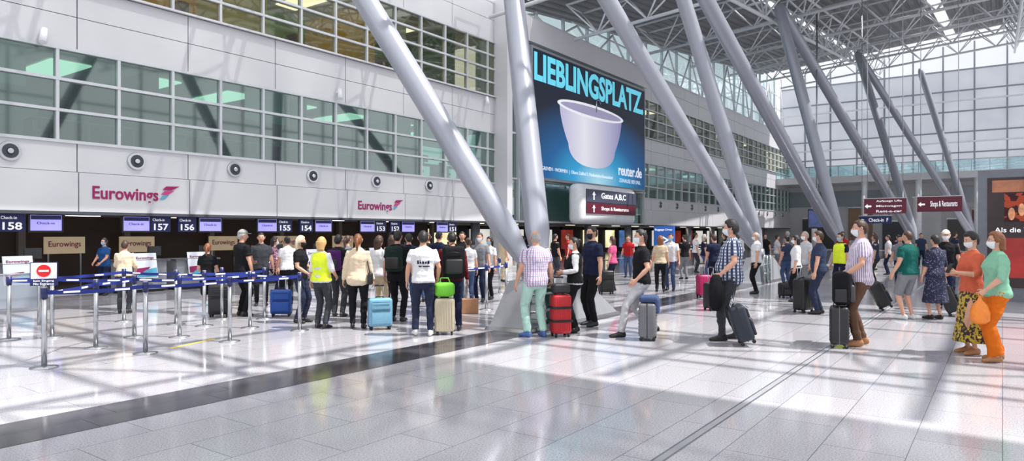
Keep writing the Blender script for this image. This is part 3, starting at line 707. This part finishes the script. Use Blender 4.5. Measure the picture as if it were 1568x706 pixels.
def truss_x(y,x0,x1,dp,name,step=3.0,r=.11):
    mb=MB(); n=int((x1-x0)/step); 
    P=lambda x,k:V((x,y+(k-1)*.9,roofz(x,y)-(dp if k==1 else .15)))
    for k in (0,1,2):
        pts=[P(x0,k)]+([P(27,k)] if x0<27<x1 else [])+[P(x0+n*step,k)]; mb.tube(pts,r if k==1 else r*.8,STEELW,8)
    for i in range(n):
        xa=x0+i*step; q=P(xa+step/2,1)
        for k in (0,2): mb.tube([P(xa,k),q],r*.5,STEELW,6); mb.tube([P(xa+step,k),q],r*.5,STEELW,6)
        mb.tube([P(xa,0),P(xa,2)],r*.4,STEELW,6)
    mb.build(name)
for x in (2,8,14,20,26,34,43,52,61,70,79): truss_y(x,-19,21.5,1.9,'roof_truss',3.0)
for y in (11,-1,-12): truss_x(y,-6,87,2.1,'roof_truss',4.0)
mb=MB()
for i in range(4): 
    y=-.2+i*2.6; mb.bb(3,31,y-.06,y+.06,roofz(5,y),roofz(5,y)+.2,STEELW)
for i in range(6): 
    y=-18+i*3.4; mb.bb(11,22,y-.06,y+.06,roofz(5,y),roofz(5,y)+.2,STEELW)
for x in (12.5,15,17.5,21): mb.tube([(x,-19,roofz(x,-19)+.1),(x,9.4,roofz(x,9.4)+.1)],.07,STEELW,6)
mb.build('skylight_bars')
# ---- inclined columns
B=[at_depth(822,12.5,1.0),at_depth(1163,24.0,1.0),at_depth(1288,37,1.0),at_depth(1403,52,1.0),at_depth(1493,66,1.0)]
def atp(u,v,d): return at_depth(u,d,CH+(HZ-v)/FPX*d)
TP=[atp(320,-400,15.8),atp(751,-305,18.5),atp(997,-156,24.3),atp(1190,5,39.7),atp(1312,80,60),atp(1408,105,70)]
for i,bp in enumerate(B):
    for k in (0,1):
        t=TP[i+k]; mb=MB(); d=(t-bp)
        off=V((-.16 if k==0 else .16,0,0))
        b0=bp+off; rr=.235 if i<1 else (.26 if i<2 else .31)
        mb.tube([b0-V((0,0,.12)),b0+d*.02,b0+d*.06,b0+d*.97,t-d*.01,t],[.10,.14,rr,rr,rr*.7,.12],COLUMN,28)
        mb.tube([b0-V((0,0,.2)),b0+d*.012],[.16,.16],STEEL,16)
        mb.build('inclined_column')
    mb=MB(); c=bp+V((0,.15,0))
    PW=mat('pedestal_light',(160,162,168),.35,.3); 
    def fr(x0,x1,y0,y1,z0,a0,a1,c0,c1,z1,m): mb.add([(c.x+x0,c.y+y0,z0),(c.x+x1,c.y+y0,z0),(c.x+x1,c.y+y1,z0),(c.x+x0,c.y+y1,z0),(c.x+a0,c.y+c0,z1),(c.x+a1,c.y+c0,z1),(c.x+a1,c.y+c1,z1),(c.x+a0,c.y+c1,z1)],[(3,2,1,0),(4,5,6,7),(0,1,5,4),(1,2,6,5),(2,3,7,6),(3,0,4,7)],m)
    fr(-.8,2.8,-.44,.44,0,-.78,2.75,-.42,.42,.06,STEEL)
    fr(-.7,2.7,-.40,.40,.06,-.35,1.5,-.22,.22,.86,PW)
    for sx in (-.75,-.35,.05): mb.tube([(c.x+sx,c.y-.5,.0),(c.x+sx,c.y-.5,.95)],.022,STEEL,8)
    for zz in (.95,.65,.35): mb.tube([(c.x-.75,c.y-.5,zz),(c.x+.05,c.y-.5,zz)],.02,STEEL,8)
    mb.bb(c.x-.74,c.x+.04,c.y-.49,c.y-.48,.08,.9,GLASSG)
    mb.build('column_pedestal')
mb=MB()
for i in range(22): mb.bb(-15+i*5-.1,-15+i*5+.1,-20.2,-20,0,16.9,FRAME)
for z in (.3,4.2,8.4,12.6,16.8): mb.bb(-20,90,-20.2,-20.05,z-.08,z+.08,FRAME)
mb.build('window_3')
def hsign(u,v0,v1,w,d,m,lines,name):
    zt=CH+(HZ-v0)/FPX*d; zb=CH+(HZ-v1)/FPX*d; c=at_depth(u,d); mb=MB()
    mb.bb(c.x,c.x+.15,c.y-w/2,c.y+w/2,zb,zt,m); mb.bb(c.x-.01,c.x+.16,c.y-w/2-.03,c.y+w/2+.03,zt,zt+.03,STEEL)
    for s in (-1,1): mb.tube([(c.x+.08,c.y+s*w*.42,zt),(c.x+.08,c.y+s*w*.42,roofz(c.x,c.y)-1.6)],.018,STEEL,6)
    arrow(mb,c.x-.012,c.y+w*.40,(zt+zb)/2,(zt-zb)*.4,'X')
    o=mb.build(name); n=len(lines); hh=(zt-zb)/n
    for i,t in enumerate(lines): text(t,(c.x-.014,c.y+w*.2,zt-hh*(i+.78)),w*.6,hh*.5,TXTW,-math.pi/2,o,.008)
    return o
hsign(1354.5,304,327,1.64,30,MAROON,['Aufzuege Lifts','Mietwagen','Rent-a-car'],'direction_sign'); hsign(1438,301,324,1.68,30,MAROON,['Shops & Restaurants'],'direction_sign.001')
hsign(1340,331,342,1.6,38,NAVY,['Check-in  F'],'direction_sign.002')
c=at_depth(1250,42); mb=MB(); mb.bb(c.x,c.x+.2,c.y-.5,c.y+.5,2.0,3.2,DARK); mb.bb(c.x-.01,c.x,c.y-.45,c.y+.45,2.08,3.12,mat('ad_screen',(60,70,110),.3,0,.6,1,0,.5)); mb.tube([(c.x+.1,c.y,3.2),(c.x+.1,c.y,roofz(c.x,c.y)-1.6)],.05,STEEL,8); mb.build('hanging_screen')
c=at_depth(1016,27); mb=MB(); mb.bb(c.x,c.x+.12,c.y-.42,c.y+.42,1.05,2.0,mat('info_blue',(40,90,170),.4,0,.1,2,0,.3)); mb.tube([(c.x+.06,c.y,0),(c.x+.06,c.y,1.1)],.05,STEEL,10); mb.tube([(c.x+.06,c.y,0),(c.x+.06,c.y,.03)],.25,STEEL,16); o=mb.build('baggage_drop_sign'); text('Baggage Drop',(c.x-.01,c.y+.36,1.8),.72,.1,TXTW,-math.pi/2,o,.01)
text('->',(c.x-.01,c.y+.2,1.3),.4,.3,TXTW,-math.pi/2,o,.01)
# advertising light box
c=at_depth(1497,17.5); mb=MB(); y1=c.y; mb.bb(c.x,c.x+.7,y1-3.6,y1,0.0,3.32,mat('lightbox_frame',(112,116,124),.35,.4)); mb.bb(c.x-.02,c.x,y1-3.4,y1-.2,.35,3.12,mat('lightbox_dark',(44,30,34),.25,0,.4,1.5,0,.15))
mb.bb(c.x-.024,c.x-.02,y1-3.3,y1-.3,2.75,3.05,mat('lightbox_brown',(150,96,70),.4,0,.4,3,0,.2))
RD=spotted('lightbox_print',(60,22,26),(176,70,44),5,.5); mb.bb(c.x-.03,c.x-.02,y1-3.35,y1-.55,2.0,2.72,RD)
mb.bb(c.x-.03,c.x-.02,y1-3.3,y1-.5,.6,1.6,mat('lightbox_red',(150,36,34),.35,0,.3,2,0,.25))
for i in range(5): mb.sph((c.x-.03,y1-.7-.2*i,2.2+.1*(i%2)),(.006,.07,.16),mat('lightbox_figures',(214,150,110),.5,0,.3,8,0,.2))
o=mb.build('advertising_lightbox'); text('Als die Welt',(c.x-.04,y1-.35,1.74),1.0,.12,TXTW,-math.pi/2,o,.01)
# ================================================================ queue barriers
posts=[(68,563),(147,533),(223,541),(352,523),(459,506),(206,516),(275,516),(313,499),(383,502),(80,517),(14,520),(270,497),(190,492),(340,488),(405,488)]
def post_pos(i): return G(*posts[i])
links=[(0,2),(2,3),(3,4),(0,1),(1,5),(5,6),(6,8),(8,4),(10,9),(9,5),(12,11),(11,7),(7,14),(10,12)]
lk={}
for a,b_ in links: lk.setdefault(a,[]).append(b_)
def barrier(p,targets,h=1.02):
    mb=MB(); mb.tube([(p.x,p.y,0),(p.x,p.y,.012),(p.x,p.y,.03)],[.16,.16,.04],STEEL,24); mb.tube([(p.x,p.y,.02),(p.x,p.y,h-.12)],.032,STEEL,16)
    mb.tube([(p.x,p.y,h-.13),(p.x,p.y,h)],[.04,.04],NAVY,16); mb.tube([(p.x,p.y,h),(p.x,p.y,h+.012)],[.04,.03],STEEL,16)
    for q in targets:
        d=(q-p); n=V((-d.y,d.x,0)).normalized()*.003; zz=h-.06
        for i in range(6):
            t0,t1=i/6,(i+1)/6; s0=.025*math.sin(math.pi*t0); s1=.025*math.sin(math.pi*t1); a=p+d*t0; c_=p+d*t1
            vs=[]
            for pt,s in ((a,s0),(c_,s1)):
                for sgn in (-1,1):
                    for zo in (-.026,.026): vs.append((pt.x+n.x*sgn,pt.y+n.y*sgn,zz-s+zo))
            mb.add(vs,[(0,1,5,4),(2,6,7,3),(1,3,7,5),(0,4,6,2)],BELT)
            if i in(1,4): 
                m_=(a+c_)/2; dn=d.normalized()*.1; mb.add([(m_.x-dn.x-n.x*1.4,m_.y-dn.y-n.y*1.4,zz-s0-.01),(m_.x+dn.x-n.x*1.4,m_.y+dn.y-n.y*1.4,zz-s0-.01),(m_.x+dn.x-n.x*1.4,m_.y+dn.y-n.y*1.4,zz-s0+.014),(m_.x-dn.x-n.x*1.4,m_.y-dn.y-n.y*1.4,zz-s0+.014)],[(0,1,2,3)],TXTW)
    return mb.build('queue_barrier_post')
for i in range(len(posts)): barrier(post_pos(i),[post_pos(j) for j in lk.get(i,[])])
g=[(712,478),(745,474),(775,466),(730,452),(765,450)]
for i,q in enumerate(g): barrier(G(*q),[G(*g[i+1])] if i in(0,1,3) else [])
g=[(1040,412),(1064,410),(1088,409),(1106,408),(1050,402),(1080,401),(1180,404),(1205,403)]
for i,q in enumerate(g): barrier(G(*q),[G(*g[i+1])] if i in(0,1,2,4,6) else [])
p=post_pos(0); mb=MB(); M=Matrix.Translation(p)@Matrix.Rotation(TH+math.radians(22),4,'Z')
mb.bb(-.02,.0,-.15,.15,1.05,1.35,NAVY,M); mb.bb(-.022,-.02,-.14,.14,1.14,1.34,WHITE,M)
mb.tube([(-.024,0,1.24),(-.028,0,1.24)],[.078,.078],mat('sign_red',(206,26,34),.4),28,True,M); mb.bb(-.032,-.028,-.055,.055,1.228,1.252,WHITE,M); mb.tube([(-.01,0,1.032),(-.01,0,1.06)],.02,STEEL,8,True,M)
o=mb.build('no_entry_sign'); text('kein Eingang',(-.024,.11,1.095),.22,.03,TXTW,-math.pi/2,o,0,'lettering',M); text('No Entrance',(-.024,.11,1.06),.22,.03,TXTW,-math.pi/2,o,0,'lettering',M)
mb=MB(); a=G(-25,505); b2=G(60,498); d=(b2-a); 
mb.tube([a,a+V((0,0,1.0))],.03,STEEL,10); mb.tube([b2,b2+V((0,0,1.0))],.03,STEEL,10)
mb.add([a+V((0,0,.35)),b2+V((0,0,.35)),b2+V((0,0,.95)),a+V((0,0,.95))],[(0,1,2,3)],panelglass('partition_frosted',(190,200,212),.3)); mb.tube([a+V((0,0,.97)),b2+V((0,0,.97))],.015,STEEL,8); mb.build('queue_partition')
mb=MB(); a=G(262,533); M=Matrix.Translation(a)@Matrix.Rotation(math.radians(20),4,'Z'); mb.bb(0,.95,-.03,.03,0,.002,mat('tape_yellow',(220,200,50),.5),M); mb.build('floor_marking_tape')
# ================================================================ PEOPLE
C=lambda n,c,b=.25:mat('cloth_'+n,c,.85,0,.08,14,b,0,.2)
blk=C('black',(22,23,27)); nav=C('navy',(26,32,56)); jean=C('denim',(62,78,112)); jeand=C('denim_dark',(40,46,68)); wht=C('white',(216,216,218)); cream=C('cream',(214,196,170)); gry=C('grey',(120,122,128)); dgry=C('dark_grey',(56,58,64)); beige=C('beige',(196,178,150)); brown=C('brown',(98,72,58)); mint=C('mint',(170,206,194)); teal=C('teal',(14,84,78)); org=C('orange',(206,104,24)); sage=C('sage',(132,184,156)); pink=C('pink',(204,86,130)); pur=C('purple',(80,34,100)); red=C('red',(160,30,36)); coral=C('coral',(200,98,72)); polo=C('slate_blue',(46,56,80)); ltgrey=C('light_grey',(186,186,190))
hblk=mat('hair_black',(24,20,20),.5,0,.2,40,.4); hbrn=mat('hair_brown',(64,42,30),.5,0,.2,40,.4); hbl=mat('hair_blonde',(196,156,100),.5,0,.15,40,.4); hpl=mat('hair_platinum',(220,206,180),.5,0,.12,40,.4); hgr=mat('hair_grey',(160,158,156),.6,0,.15,40,.4); hauburn=mat('hair_auburn',(126,76,44),.5,0,.2,40,.4)
MW=mat('mask_white',(224,228,232),.7); MBl=mat('mask_blue',(150,190,214),.7); MBk=mat('mask_black',(30,30,34),.7)
shw=mat('shoe_white',(214,214,214),.6); shb=mat('shoe_black',(24,24,26),.5); shbr=mat('shoe_tan',(160,112,74),.6); shblue=mat('shoe_blue',(70,100,160),.6)
yel=mat('hi_vis_yellow',(208,226,40),.7,0,.05,10,.2,.12)
PL1=plaid('plaid_pink_blue',(206,204,218),(112,112,168),26,.3,(190,130,150)); PL2=plaid('plaid_black_white',(196,204,214),(34,44,78),22,.5,(46,60,100)); STRP=plaid('stripe_mauve',(216,208,220),(134,116,156),48,.4,None,True)
FLO=spotted('floral_navy',(24,28,54),(120,120,160),40,.62); PAT=spotted('pattern_yellow',(186,160,56),(56,38,38),26,.5); PAT2=spotted('pattern_pink',(210,150,170),(70,60,90),30,.5)
person('woman_at_counter',190,480,15,1.56,True,1.05,top=cream,bottom=dgry,sleeve='elbow',hair=hbrn,style='short',lean=.12,hands=((.35,.16,1.02),(.3,-.18,1.0)))
person('checkin_agent',160,452,170,1.58,True,top=C('blue',(34,76,130)),bottom=nav,sleeve='short',hair=hblk,style='bob',mask=MBl,hands=((.3,.12,1.0),(.3,-.12,1.0)),voxel=.02)
person('child_in_black',318,482,10,1.5,True,top=blk,bottom=blk,legs='shorts',hair=hauburn,style='pony',hands=((.2,.14,1.0),None),skin=SKIN,shoe=shw)
person('man_with_grey_cap',371,484,-35,1.78,False,top=blk,bottom=blk,hair=hgr,style='cap',cap=mat('cap_grey',(150,152,150),.8),hands=((.26,.16,1.1),None),headyaw=-20)
person('woman_in_patterned_top',420,462,-60,1.62,True,top=PAT2,bottom=nav,sleeve='elbow',hair=hblk,style='bob',mask=MW,voxel=.018)
person('woman_with_platinum_hair',460,494,-100,1.66,True,top=blk,bottom=jeand,hair=hpl,style='long',mask=MBk,hands=((.24,.16,1.05),(.24,-.14,1.0)))
def vest_extra(mb,Tt):
    for z in (1.02,1.16):
        r=[]
        for zz in (z-.022,z+.022):
            w,d,cx=prof(TF,zz); r.append([Tt((cx+(d+.038)*math.cos(2*math.pi*j/28),(w+.038)*math.sin(2*math.pi*j/28),zz)) for j in range(28)])
        mb.loft(r,mat('reflective_tape',(210,212,214),.3,.3),True,False)
person('woman_in_hi_vis_vest',492,503,-18,1.64,True,1.04,top=wht,bottom=dgry,sleeve='elbow',hair=hbl,style='bob',vest=yel,extra=vest_extra,shoe=shb,headyaw=15,hands=(None,(.2,-.2,1.0)))
person('man_with_purple_backpack',518,485,-10,1.68,False,top=blk,bottom=dgry,hair=hblk,style='short',backpack=(.17,pur,DARK,1.0))
person('woman_in_cream_cardigan',548,503,5,1.70,True,1.12,top=cream,bottom=blk,sleeve='long',hair=hauburn,style='pony',extra=handbag(1.4,-1,DARK,.3,.93,.22),hem=.8,shoe=shb)
person('woman_with_long_brown_hair',580,486,-30,1.66,True,top=wht,bottom=beige,hair=hbrn,style='long',voxel=.016)
person('man_in_black_with_backpack',609,492,-10,1.76,False,1.06,top=blk,bottom=blk,hair=hblk,style='short',backpack=(.17,C('dark_green',(26,42,38)),DARK,1.1))
def tee_print(mb,Tt):
    for k,(yy,zz,w,h) in enumerate(((-.085,1.24,.035,.06),(-.04,1.245,.03,.06),(0,1.24,.034,.06),(.045,1.245,.03,.06),(.085,1.24,.03,.06),(-.05,1.17,.12,.02),(.05,1.17,.05,.02))):
        mb.rbox(Tt((-.137+abs(yy)*.12,yy,zz)),(.012,w,h),.003,nav,None,1)
person('man_in_white_tshirt',648,514,8,1.75,False,1.03,top=wht,bottom=jeand,hair=hblk,style='short',shoe=shw,feet=((.06,.13,0,12),(-.04,-.12,0,-12)),hands=((.05,.27,.9),(.15,-.25,.95)),extra=tee_print)
person('man_with_black_backpack',692,506,12,1.74,False,1.03,top=C('dark_red',(96,24,30)),sleeve='long',bottom=nav,hair=hblk,style='crop',backpack=(.2,blk,DARK,1.3),feet=((.04,.13,0,12),(-.04,-.12,0,-12)))
person('woman_in_grey_top',717,467,20,1.6,True,top=ltgrey,bottom=jean,hair=hbrn,style='bun',voxel=.018)
person('man_in_grey_tshirt',735,462,160,1.72,False,top=gry,bottom=nav,hair=hbrn,style='short',mask=MW,voxel=.018)
person('woman_in_white_top',750,458,140,1.62,True,top=wht,bottom=blk,hair=hblk,style='long',mask=MBl,voxel=.018)
for nm,u,v,hd,h,f,t,bt,hr,st in (('traveller_in_dark_jacket',626,470,20,1.7,False,nav,jean,hblk,'short'),('traveller_in_grey_top',532,468,-20,1.66,True,gry,nav,hbrn,'pony'),('traveller_in_dark_top',708,456,170,1.75,False,blk,gry,hblk,'short'),('traveller_in_light_top',440,466,30,1.64,True,wht,blk,hblk,'bun'),('traveller_in_black_top',655,462,10,1.72,False,blk,jean,hbrn,'short'),('traveller_in_beige_top',600,462,0,1.66,True,beige,blk,hbrn,'long'),('traveller_in_dark_polo',672,470,-15,1.76,False,nav,blk,hblk,'crop'),('traveller_in_dark_shirt',400,468,200,1.72,False,dgry,blk,hblk,'short')):
    person(nm,u,v,hd,h,f,top=t,bottom=bt,hair=hr,style=st,voxel=.02)
p1=person('bald_man_in_plaid_shirt',820,516,25,1.76,False,1.16,.05,top=PL1,bottom=mint,hair=hgr,style='balding',shoe=shblue,hem=.84,feet=((.03,.13,0,22),(-.03,-.13,0,-5)),hands=((.1,.3,.9),(.04,-.32,.9)),curl=(.5,1.3),wide=.15)
p2=person('airline_staff_woman',880,509,85,1.64,True,1.05,top=wht,sleeve='long',bottom=blk,vest=blk,hair=hblk,style='bun',shoe=shb,hands=((.22,.16,1.12),(.24,-.14,1.08)),headyaw=10,mask=MW)
person('man_in_navy_tshirt',907,499,120,1.84,False,1.05,top=nav,bottom=blk,hair=hblk,style='short',mask=MBk,shoe=shb)
person('woman_in_pink_top',938,446,60,1.62,True,top=pink,bottom=nav,hair=hbrn,style='long',mask=MW,voxel=.02)
p3=person('man_in_black_tshirt_walking',982,516,88,1.83,False,1.0,top=blk,bottom=ltgrey,hair=hblk,style='short',mask=MW,shoe=shb,feet=((.33,.09,0,4),(-.22,-.09,.06,0)),hands=((.12,.27,.92),(-.12,-.28,.92)),curl=(.5,1.3),headyaw=5)
person('woman_in_beige_top',1011,447,-10,1.64,True,top=beige,bottom=blk,hair=hauburn,style='long',voxel=.02); person('traveller_in_white_shirt',1027,445,150,1.7,False,top=wht,bottom=jean,hair=hbrn,style='short',mask=MBl,voxel=.02)
p4=person('large_man_in_checked_shirt',1120,521,78,1.92,False,1.22,.08,top=PL2,bottom=dgry,hair=hblk,style='messy',shoe=shb,feet=((.14,.13,0,6),(-.1,-.13,0,-6)),hands=((.18,.3,.98),(-.1,-.33,.93)),curl=(1.2,1.3),mask=MW,hem=.84,headyaw=-10)
person('man_in_white_shirt',1158,450,80,1.74,False,1.05,top=wht,bottom=blk,hair=hgr,style='balding',mask=MW,voxel=.016)
person('traveller_in_dark_blue_top',1093,446,20,1.68,False,top=nav,bottom=nav,hair=hbrn,style='short',voxel=.02)
person('woman_in_white_blouse',1219,462,70,1.66,True,top=wht,bottom=blk,sleeve='elbow',hair=hblk,style='bob',mask=MW,voxel=.018)
person('man_in_light_shirt',1233,457,100,1.76,False,top=ltgrey,bottom=gry,hair=hgr,style='crop',mask=MW,voxel=.018)
person('man_in_slate_polo',1254,481,60,1.76,False,1.1,.03,top=polo,bottom=jeand,hair=hbrn,style='short',shoe=shb,mask=MW)
person('man_in_hi_vis_vest',1287,455,110,1.72,False,top=nav,bottom=nav,vest=yel,hair=hblk,style='short',mask=MBl,voxel=.018)
p5=person('tall_man_in_striped_shirt',1318,529,72,1.91,False,1.12,.05,top=STRP,bottom=brown,hair=hbrn,style='short',mask=MW,shoe=shbr,feet=((.06,.13,0,8),(-.05,-.13,0,-8)),hands=((.24,.27,1.0),(.18,-.28,1.0)),curl=(1.3,1.1),hem=.86)
p6=person('man_in_teal_polo',1390,489,25,1.76,False,1.18,.04,top=teal,bottom=gry,legs='shorts',hair=hbrn,style='crop',shoe=shw,hands=((.1,.3,.92),None))
person('woman_in_floral_dress',1432,489,10,1.68,True,1.15,top=FLO,bottom=FLO,legs='skirt',hemskirt=.35,hair=hblk,style='short',shoe=shb,sleeve='elbow')
person('man_with_sun_cap',1448,474,150,1.78,False,top=blk,bottom=nav,hair=hgr,style='cap',cap=mat('cap_cream',(220,214,196),.8),mask=MW)
p7=person('woman_in_coral_top_with_phone',1488,542,92,1.73,True,1.0,top=coral,sleeve='elbow',bottom=PAT,legs='skirt',hemskirt=.18,hair=hblk,style='messy',mask=MW,shoe=shbr,hands=((.3,.1,1.18),(.28,-.08,1.15)),curl=(1.1,.9),headpitch=12)
p8=person('woman_in_orange_trousers',1526,553,75,1.73,True,1.14,top=sage,sleeve='elbow',bottom=org,hair=hauburn,style='bob',mask=MW,shoe=shbr,feet=((.05,.12,0,14),(-.06,-.12,0,-4)),hands=((.22,.24,.98),(.0,-.28,.9)),curl=(1.3,.5),wide=.6,hem=.88)
random.seed(11)
tops=[blk,nav,wht,gry,ltgrey,pink,beige,red,polo]; bots=[blk,nav,jean,gry,dgry,beige]
for k,(u,v) in enumerate(((1290,420),(1360,421),(1065,418),(962,425),(1190,418),(800,440),(1048,428),(1078,425),(1110,430),(1135,415),(1172,411),(1206,414),(1305,411),(1322,408),(1340,414),(1375,410),(1410,409),(1378,440),(1340,438),(1462,412),(985,424),(1205,440),(870,425),(850,430),(770,432))):
    f=random.random()<.5
    person('distant_traveller',u,v,random.choice((20,60,90,-60,160,-90)),random.uniform(1.62,1.8),f,top=random.choice(tops),bottom=random.choice(bots),hair=random.choice((hblk,hbrn,hgr,hbrn)),style=random.choice(('long','bob','bun') if f else ('short','crop')),voxel=.028)
h=p7[1][0]; mb=MB(); mb.rbox((0,0,0),(.01,.075,.15),.004,BLACK,Matrix.Translation(h+V((0,0,.05)))@Matrix.Rotation(TH+math.radians(95),4,'Z')@Matrix.Rotation(-.5,4,'Y'),2); mb.build('smartphone')
h=p8[1][0]; mb=MB(); OB=mat('carrier_bag_orange',(230,130,44),.35,0,.1,12,.5,.05); rings=[]
for i,(z,r) in enumerate(((-.02,.012),(-.08,.03),(-.14,.08),(-.24,.11),(-.34,.11),(-.39,.06))):
    rings.append([h+V((r*.6*math.cos(2*math.pi*j/18)*(1+.12*math.sin(j*2.3+i)),r*math.sin(2*math.pi*j/18)*(1+.1*math.sin(j*3.1+i)),z)) for j in range(18)])
mb.loft(rings[::-1],OB); mb.tube([h+V((0,0,-.04)),h+V((0,.02,.0)),h+V((0,0,.02))],.01,OB,6); mb.build('orange_carrier_bag')
# ================================================================ LUGGAGE
S=lambda n,c,r=.4:mat('case_'+n,c,r,0,.05,20,.1)
suitcase('blue_suitcase',431,484,10,.42,.55,.26,S('blue',(20,76,160)),style='soft',hgt=.8)
suitcase('light_blue_suitcase',582,504,20,.42,.56,.24,S('light_blue',(110,160,186),.6),style='soft',hgt=.78)
suitcase('cream_suitcase',681,512,5,.34,.62,.24,S('cream',(190,178,154)),style='ribs',hgt=.78)
mb=MB(); M=Matrix.Translation(G(681,512)+V((0,0,.64)))@Matrix.Rotation(TH,4,'Z'); mb.rbox((-.02,0,.125),(.2,.34,.24),.07,mat('green_bag',(110,196,50),.6,0,.1,10,.4),M,4); mb.tube([(-.02,-.1,.22),(-.02,-.06,.32),(-.02,.06,.32),(-.02,.1,.22)],.01,mat('green_bag',(0,0,0)),6,True,M); mb.build('green_bag')
mb=MB(); M=Matrix.Translation(G(719,480))@Matrix.Rotation(TH+.2,4,'Z'); KR=mat('kraft_paper',(166,120,86),.7,0,.06,10,.3); mb.rbox((0,0,.16),(.18,.36,.32),.012,KR,M,2,False); mb.tube([(0,-.07,.31),(0,-.05,.4),(0,.05,.4),(0,.07,.31)],.006,KR,6,True,M); mb.build('paper_bag')
suitcase('red_suitcase',858,515,15,.32,.7,.27,S('red',(176,22,32)),style='ribs',hgt=.98)
mb=MB(); M=Matrix.Translation(G(858,515))@Matrix.Rotation(TH+math.radians(15),4,'Z'); 
for z in (.25,.47): mb.bb(-.15,.15,-.172,.172,z,z+.04,BLACK,M)
mb.rbox((.0,0,.80),(.2,.30,.17),.05,DARK,M,4); mb.build('black_strap_bag')
suitcase('grey_suitcase',992,520,75,.40,.6,.27,S('grey',(104,104,110)),style='hribs',grip=p3[1][1])
mb=MB(); M=Matrix.Translation(G(992,520)+V((0,0,.6)))@Matrix.Rotation(TH+math.radians(75),4,'Z'); mb.rbox((-.02,0,.06),(.30,.32,.11),.045,jean,M,4); mb.rbox((-.15,.02,-.04),(.07,.28,.24),.03,jean,M,3); mb.build('denim_jacket_on_suitcase')
suitcase('dark_blue_suitcase',1145,529,80,.42,.6,.24,S('dark_blue',(28,36,50),.6),style='soft',tilt=.32,grip=p4[1][1])
h=p4[1][0]; mb=MB(); rings=[]
for i,(z,a,b_) in enumerate(((.06,.05,.06),(0,.08,.1),(-.12,.1,.15),(-.28,.11,.17),(-.42,.1,.15),(-.5,.05,.08))): rings.append([h+V((b_*math.cos(2*math.pi*j/20)*(1+.15*math.sin(j*1.9+i)),a*math.sin(2*math.pi*j/20)*(1+.15*math.sin(j*2.7)),z)) for j in range(20)])
mb.loft(rings[::-1],blk); mb.build('carried_jacket')
suitcase('black_striped_suitcase',1285,531,65,.42,.62,.26,S('black_stripe',(34,34,38)),style='hribs',trim=S('trim_grey',(100,100,102)),grip=p5[1][0])
mb=MB(); M=Matrix.Translation(G(1285,531)+V((0,0,.64)))@Matrix.Rotation(TH+math.radians(65),4,'Z'); mb.rbox((-.03,0,.25),(.26,.38,.5),.09,blk,M,4); mb.rbox((-.17,0,.18),(.08,.28,.26),.035,S('grey2',(60,60,66)),M,3); mb.tube([(.0,-.06,.48),(0,0,.56),(0,.06,.48)],.012,DARK,6,True,M)
for s in (-1,1): mb.tube([(-.21,s*.09,.05),(-.215,s*.09,.3),(-.15,s*.08,.46)],[(.006,.012)]*3,S('grey2',(0,0,0)),6,True,M); mb.rbox((-.02,s*.2,.15),(.16,.05,.2),.02,DARK,M,3)
mb.build('hiking_backpack')
BKS=S('black',(24,24,28))
suitcase('black_suitcase',928,450,10,.42,.66,.26,BKS,style='soft',hgt=.95)
suitcase('black_suitcase',1230,478,40,.44,.74,.28,BKS,style='ribs',hgt=1.0)
suitcase('black_suitcase',1358,476,70,.42,.62,.26,BKS,style='soft',tilt=.45,hgt=1.0)
suitcase('black_suitcase',1092,475,20,.40,.62,.26,BKS,style='soft',hgt=.95)
suitcase('magenta_suitcase',1077,455,10,.36,.6,.25,S('magenta',(176,24,90)),style='ribs',hgt=.9)
suitcase('black_suitcase',1464,484,60,.42,.62,.26,BKS,style='soft',tilt=.4,hgt=1.0)
suitcase('black_suitcase',337,485,10,.42,.66,.26,BKS,style='soft',hgt=.9)
suitcase('black_suitcase',1205,456,10,.42,.4,.26,BKS,style='soft')
# ================================================================ LIGHT
w=bpy.data.worlds.new('world'); scene.world=w; w.use_nodes=True; nt=w.node_tree; bg=nt.nodes['Background']
bg.inputs[0].default_value=(.94,.96,1.0,1); bg.inputs[1].default_value=1.15
sl=bpy.data.lights.new('sun','SUN'); sl.energy=6.8; sl.angle=math.radians(.6); sl.color=(1,.965,.92); so=bpy.data.objects.new('sun',sl); scene.collection.objects.link(so)
so.rotation_euler=V((-.2,.45,-.87)).to_track_quat('-Z','Y').to_euler(); so.location=(0,-30,40)
scene.view_settings.view_transform='Standard'; scene.view_settings.look='None'; scene.view_settings.exposure=0
print('done',time.time()-T0)
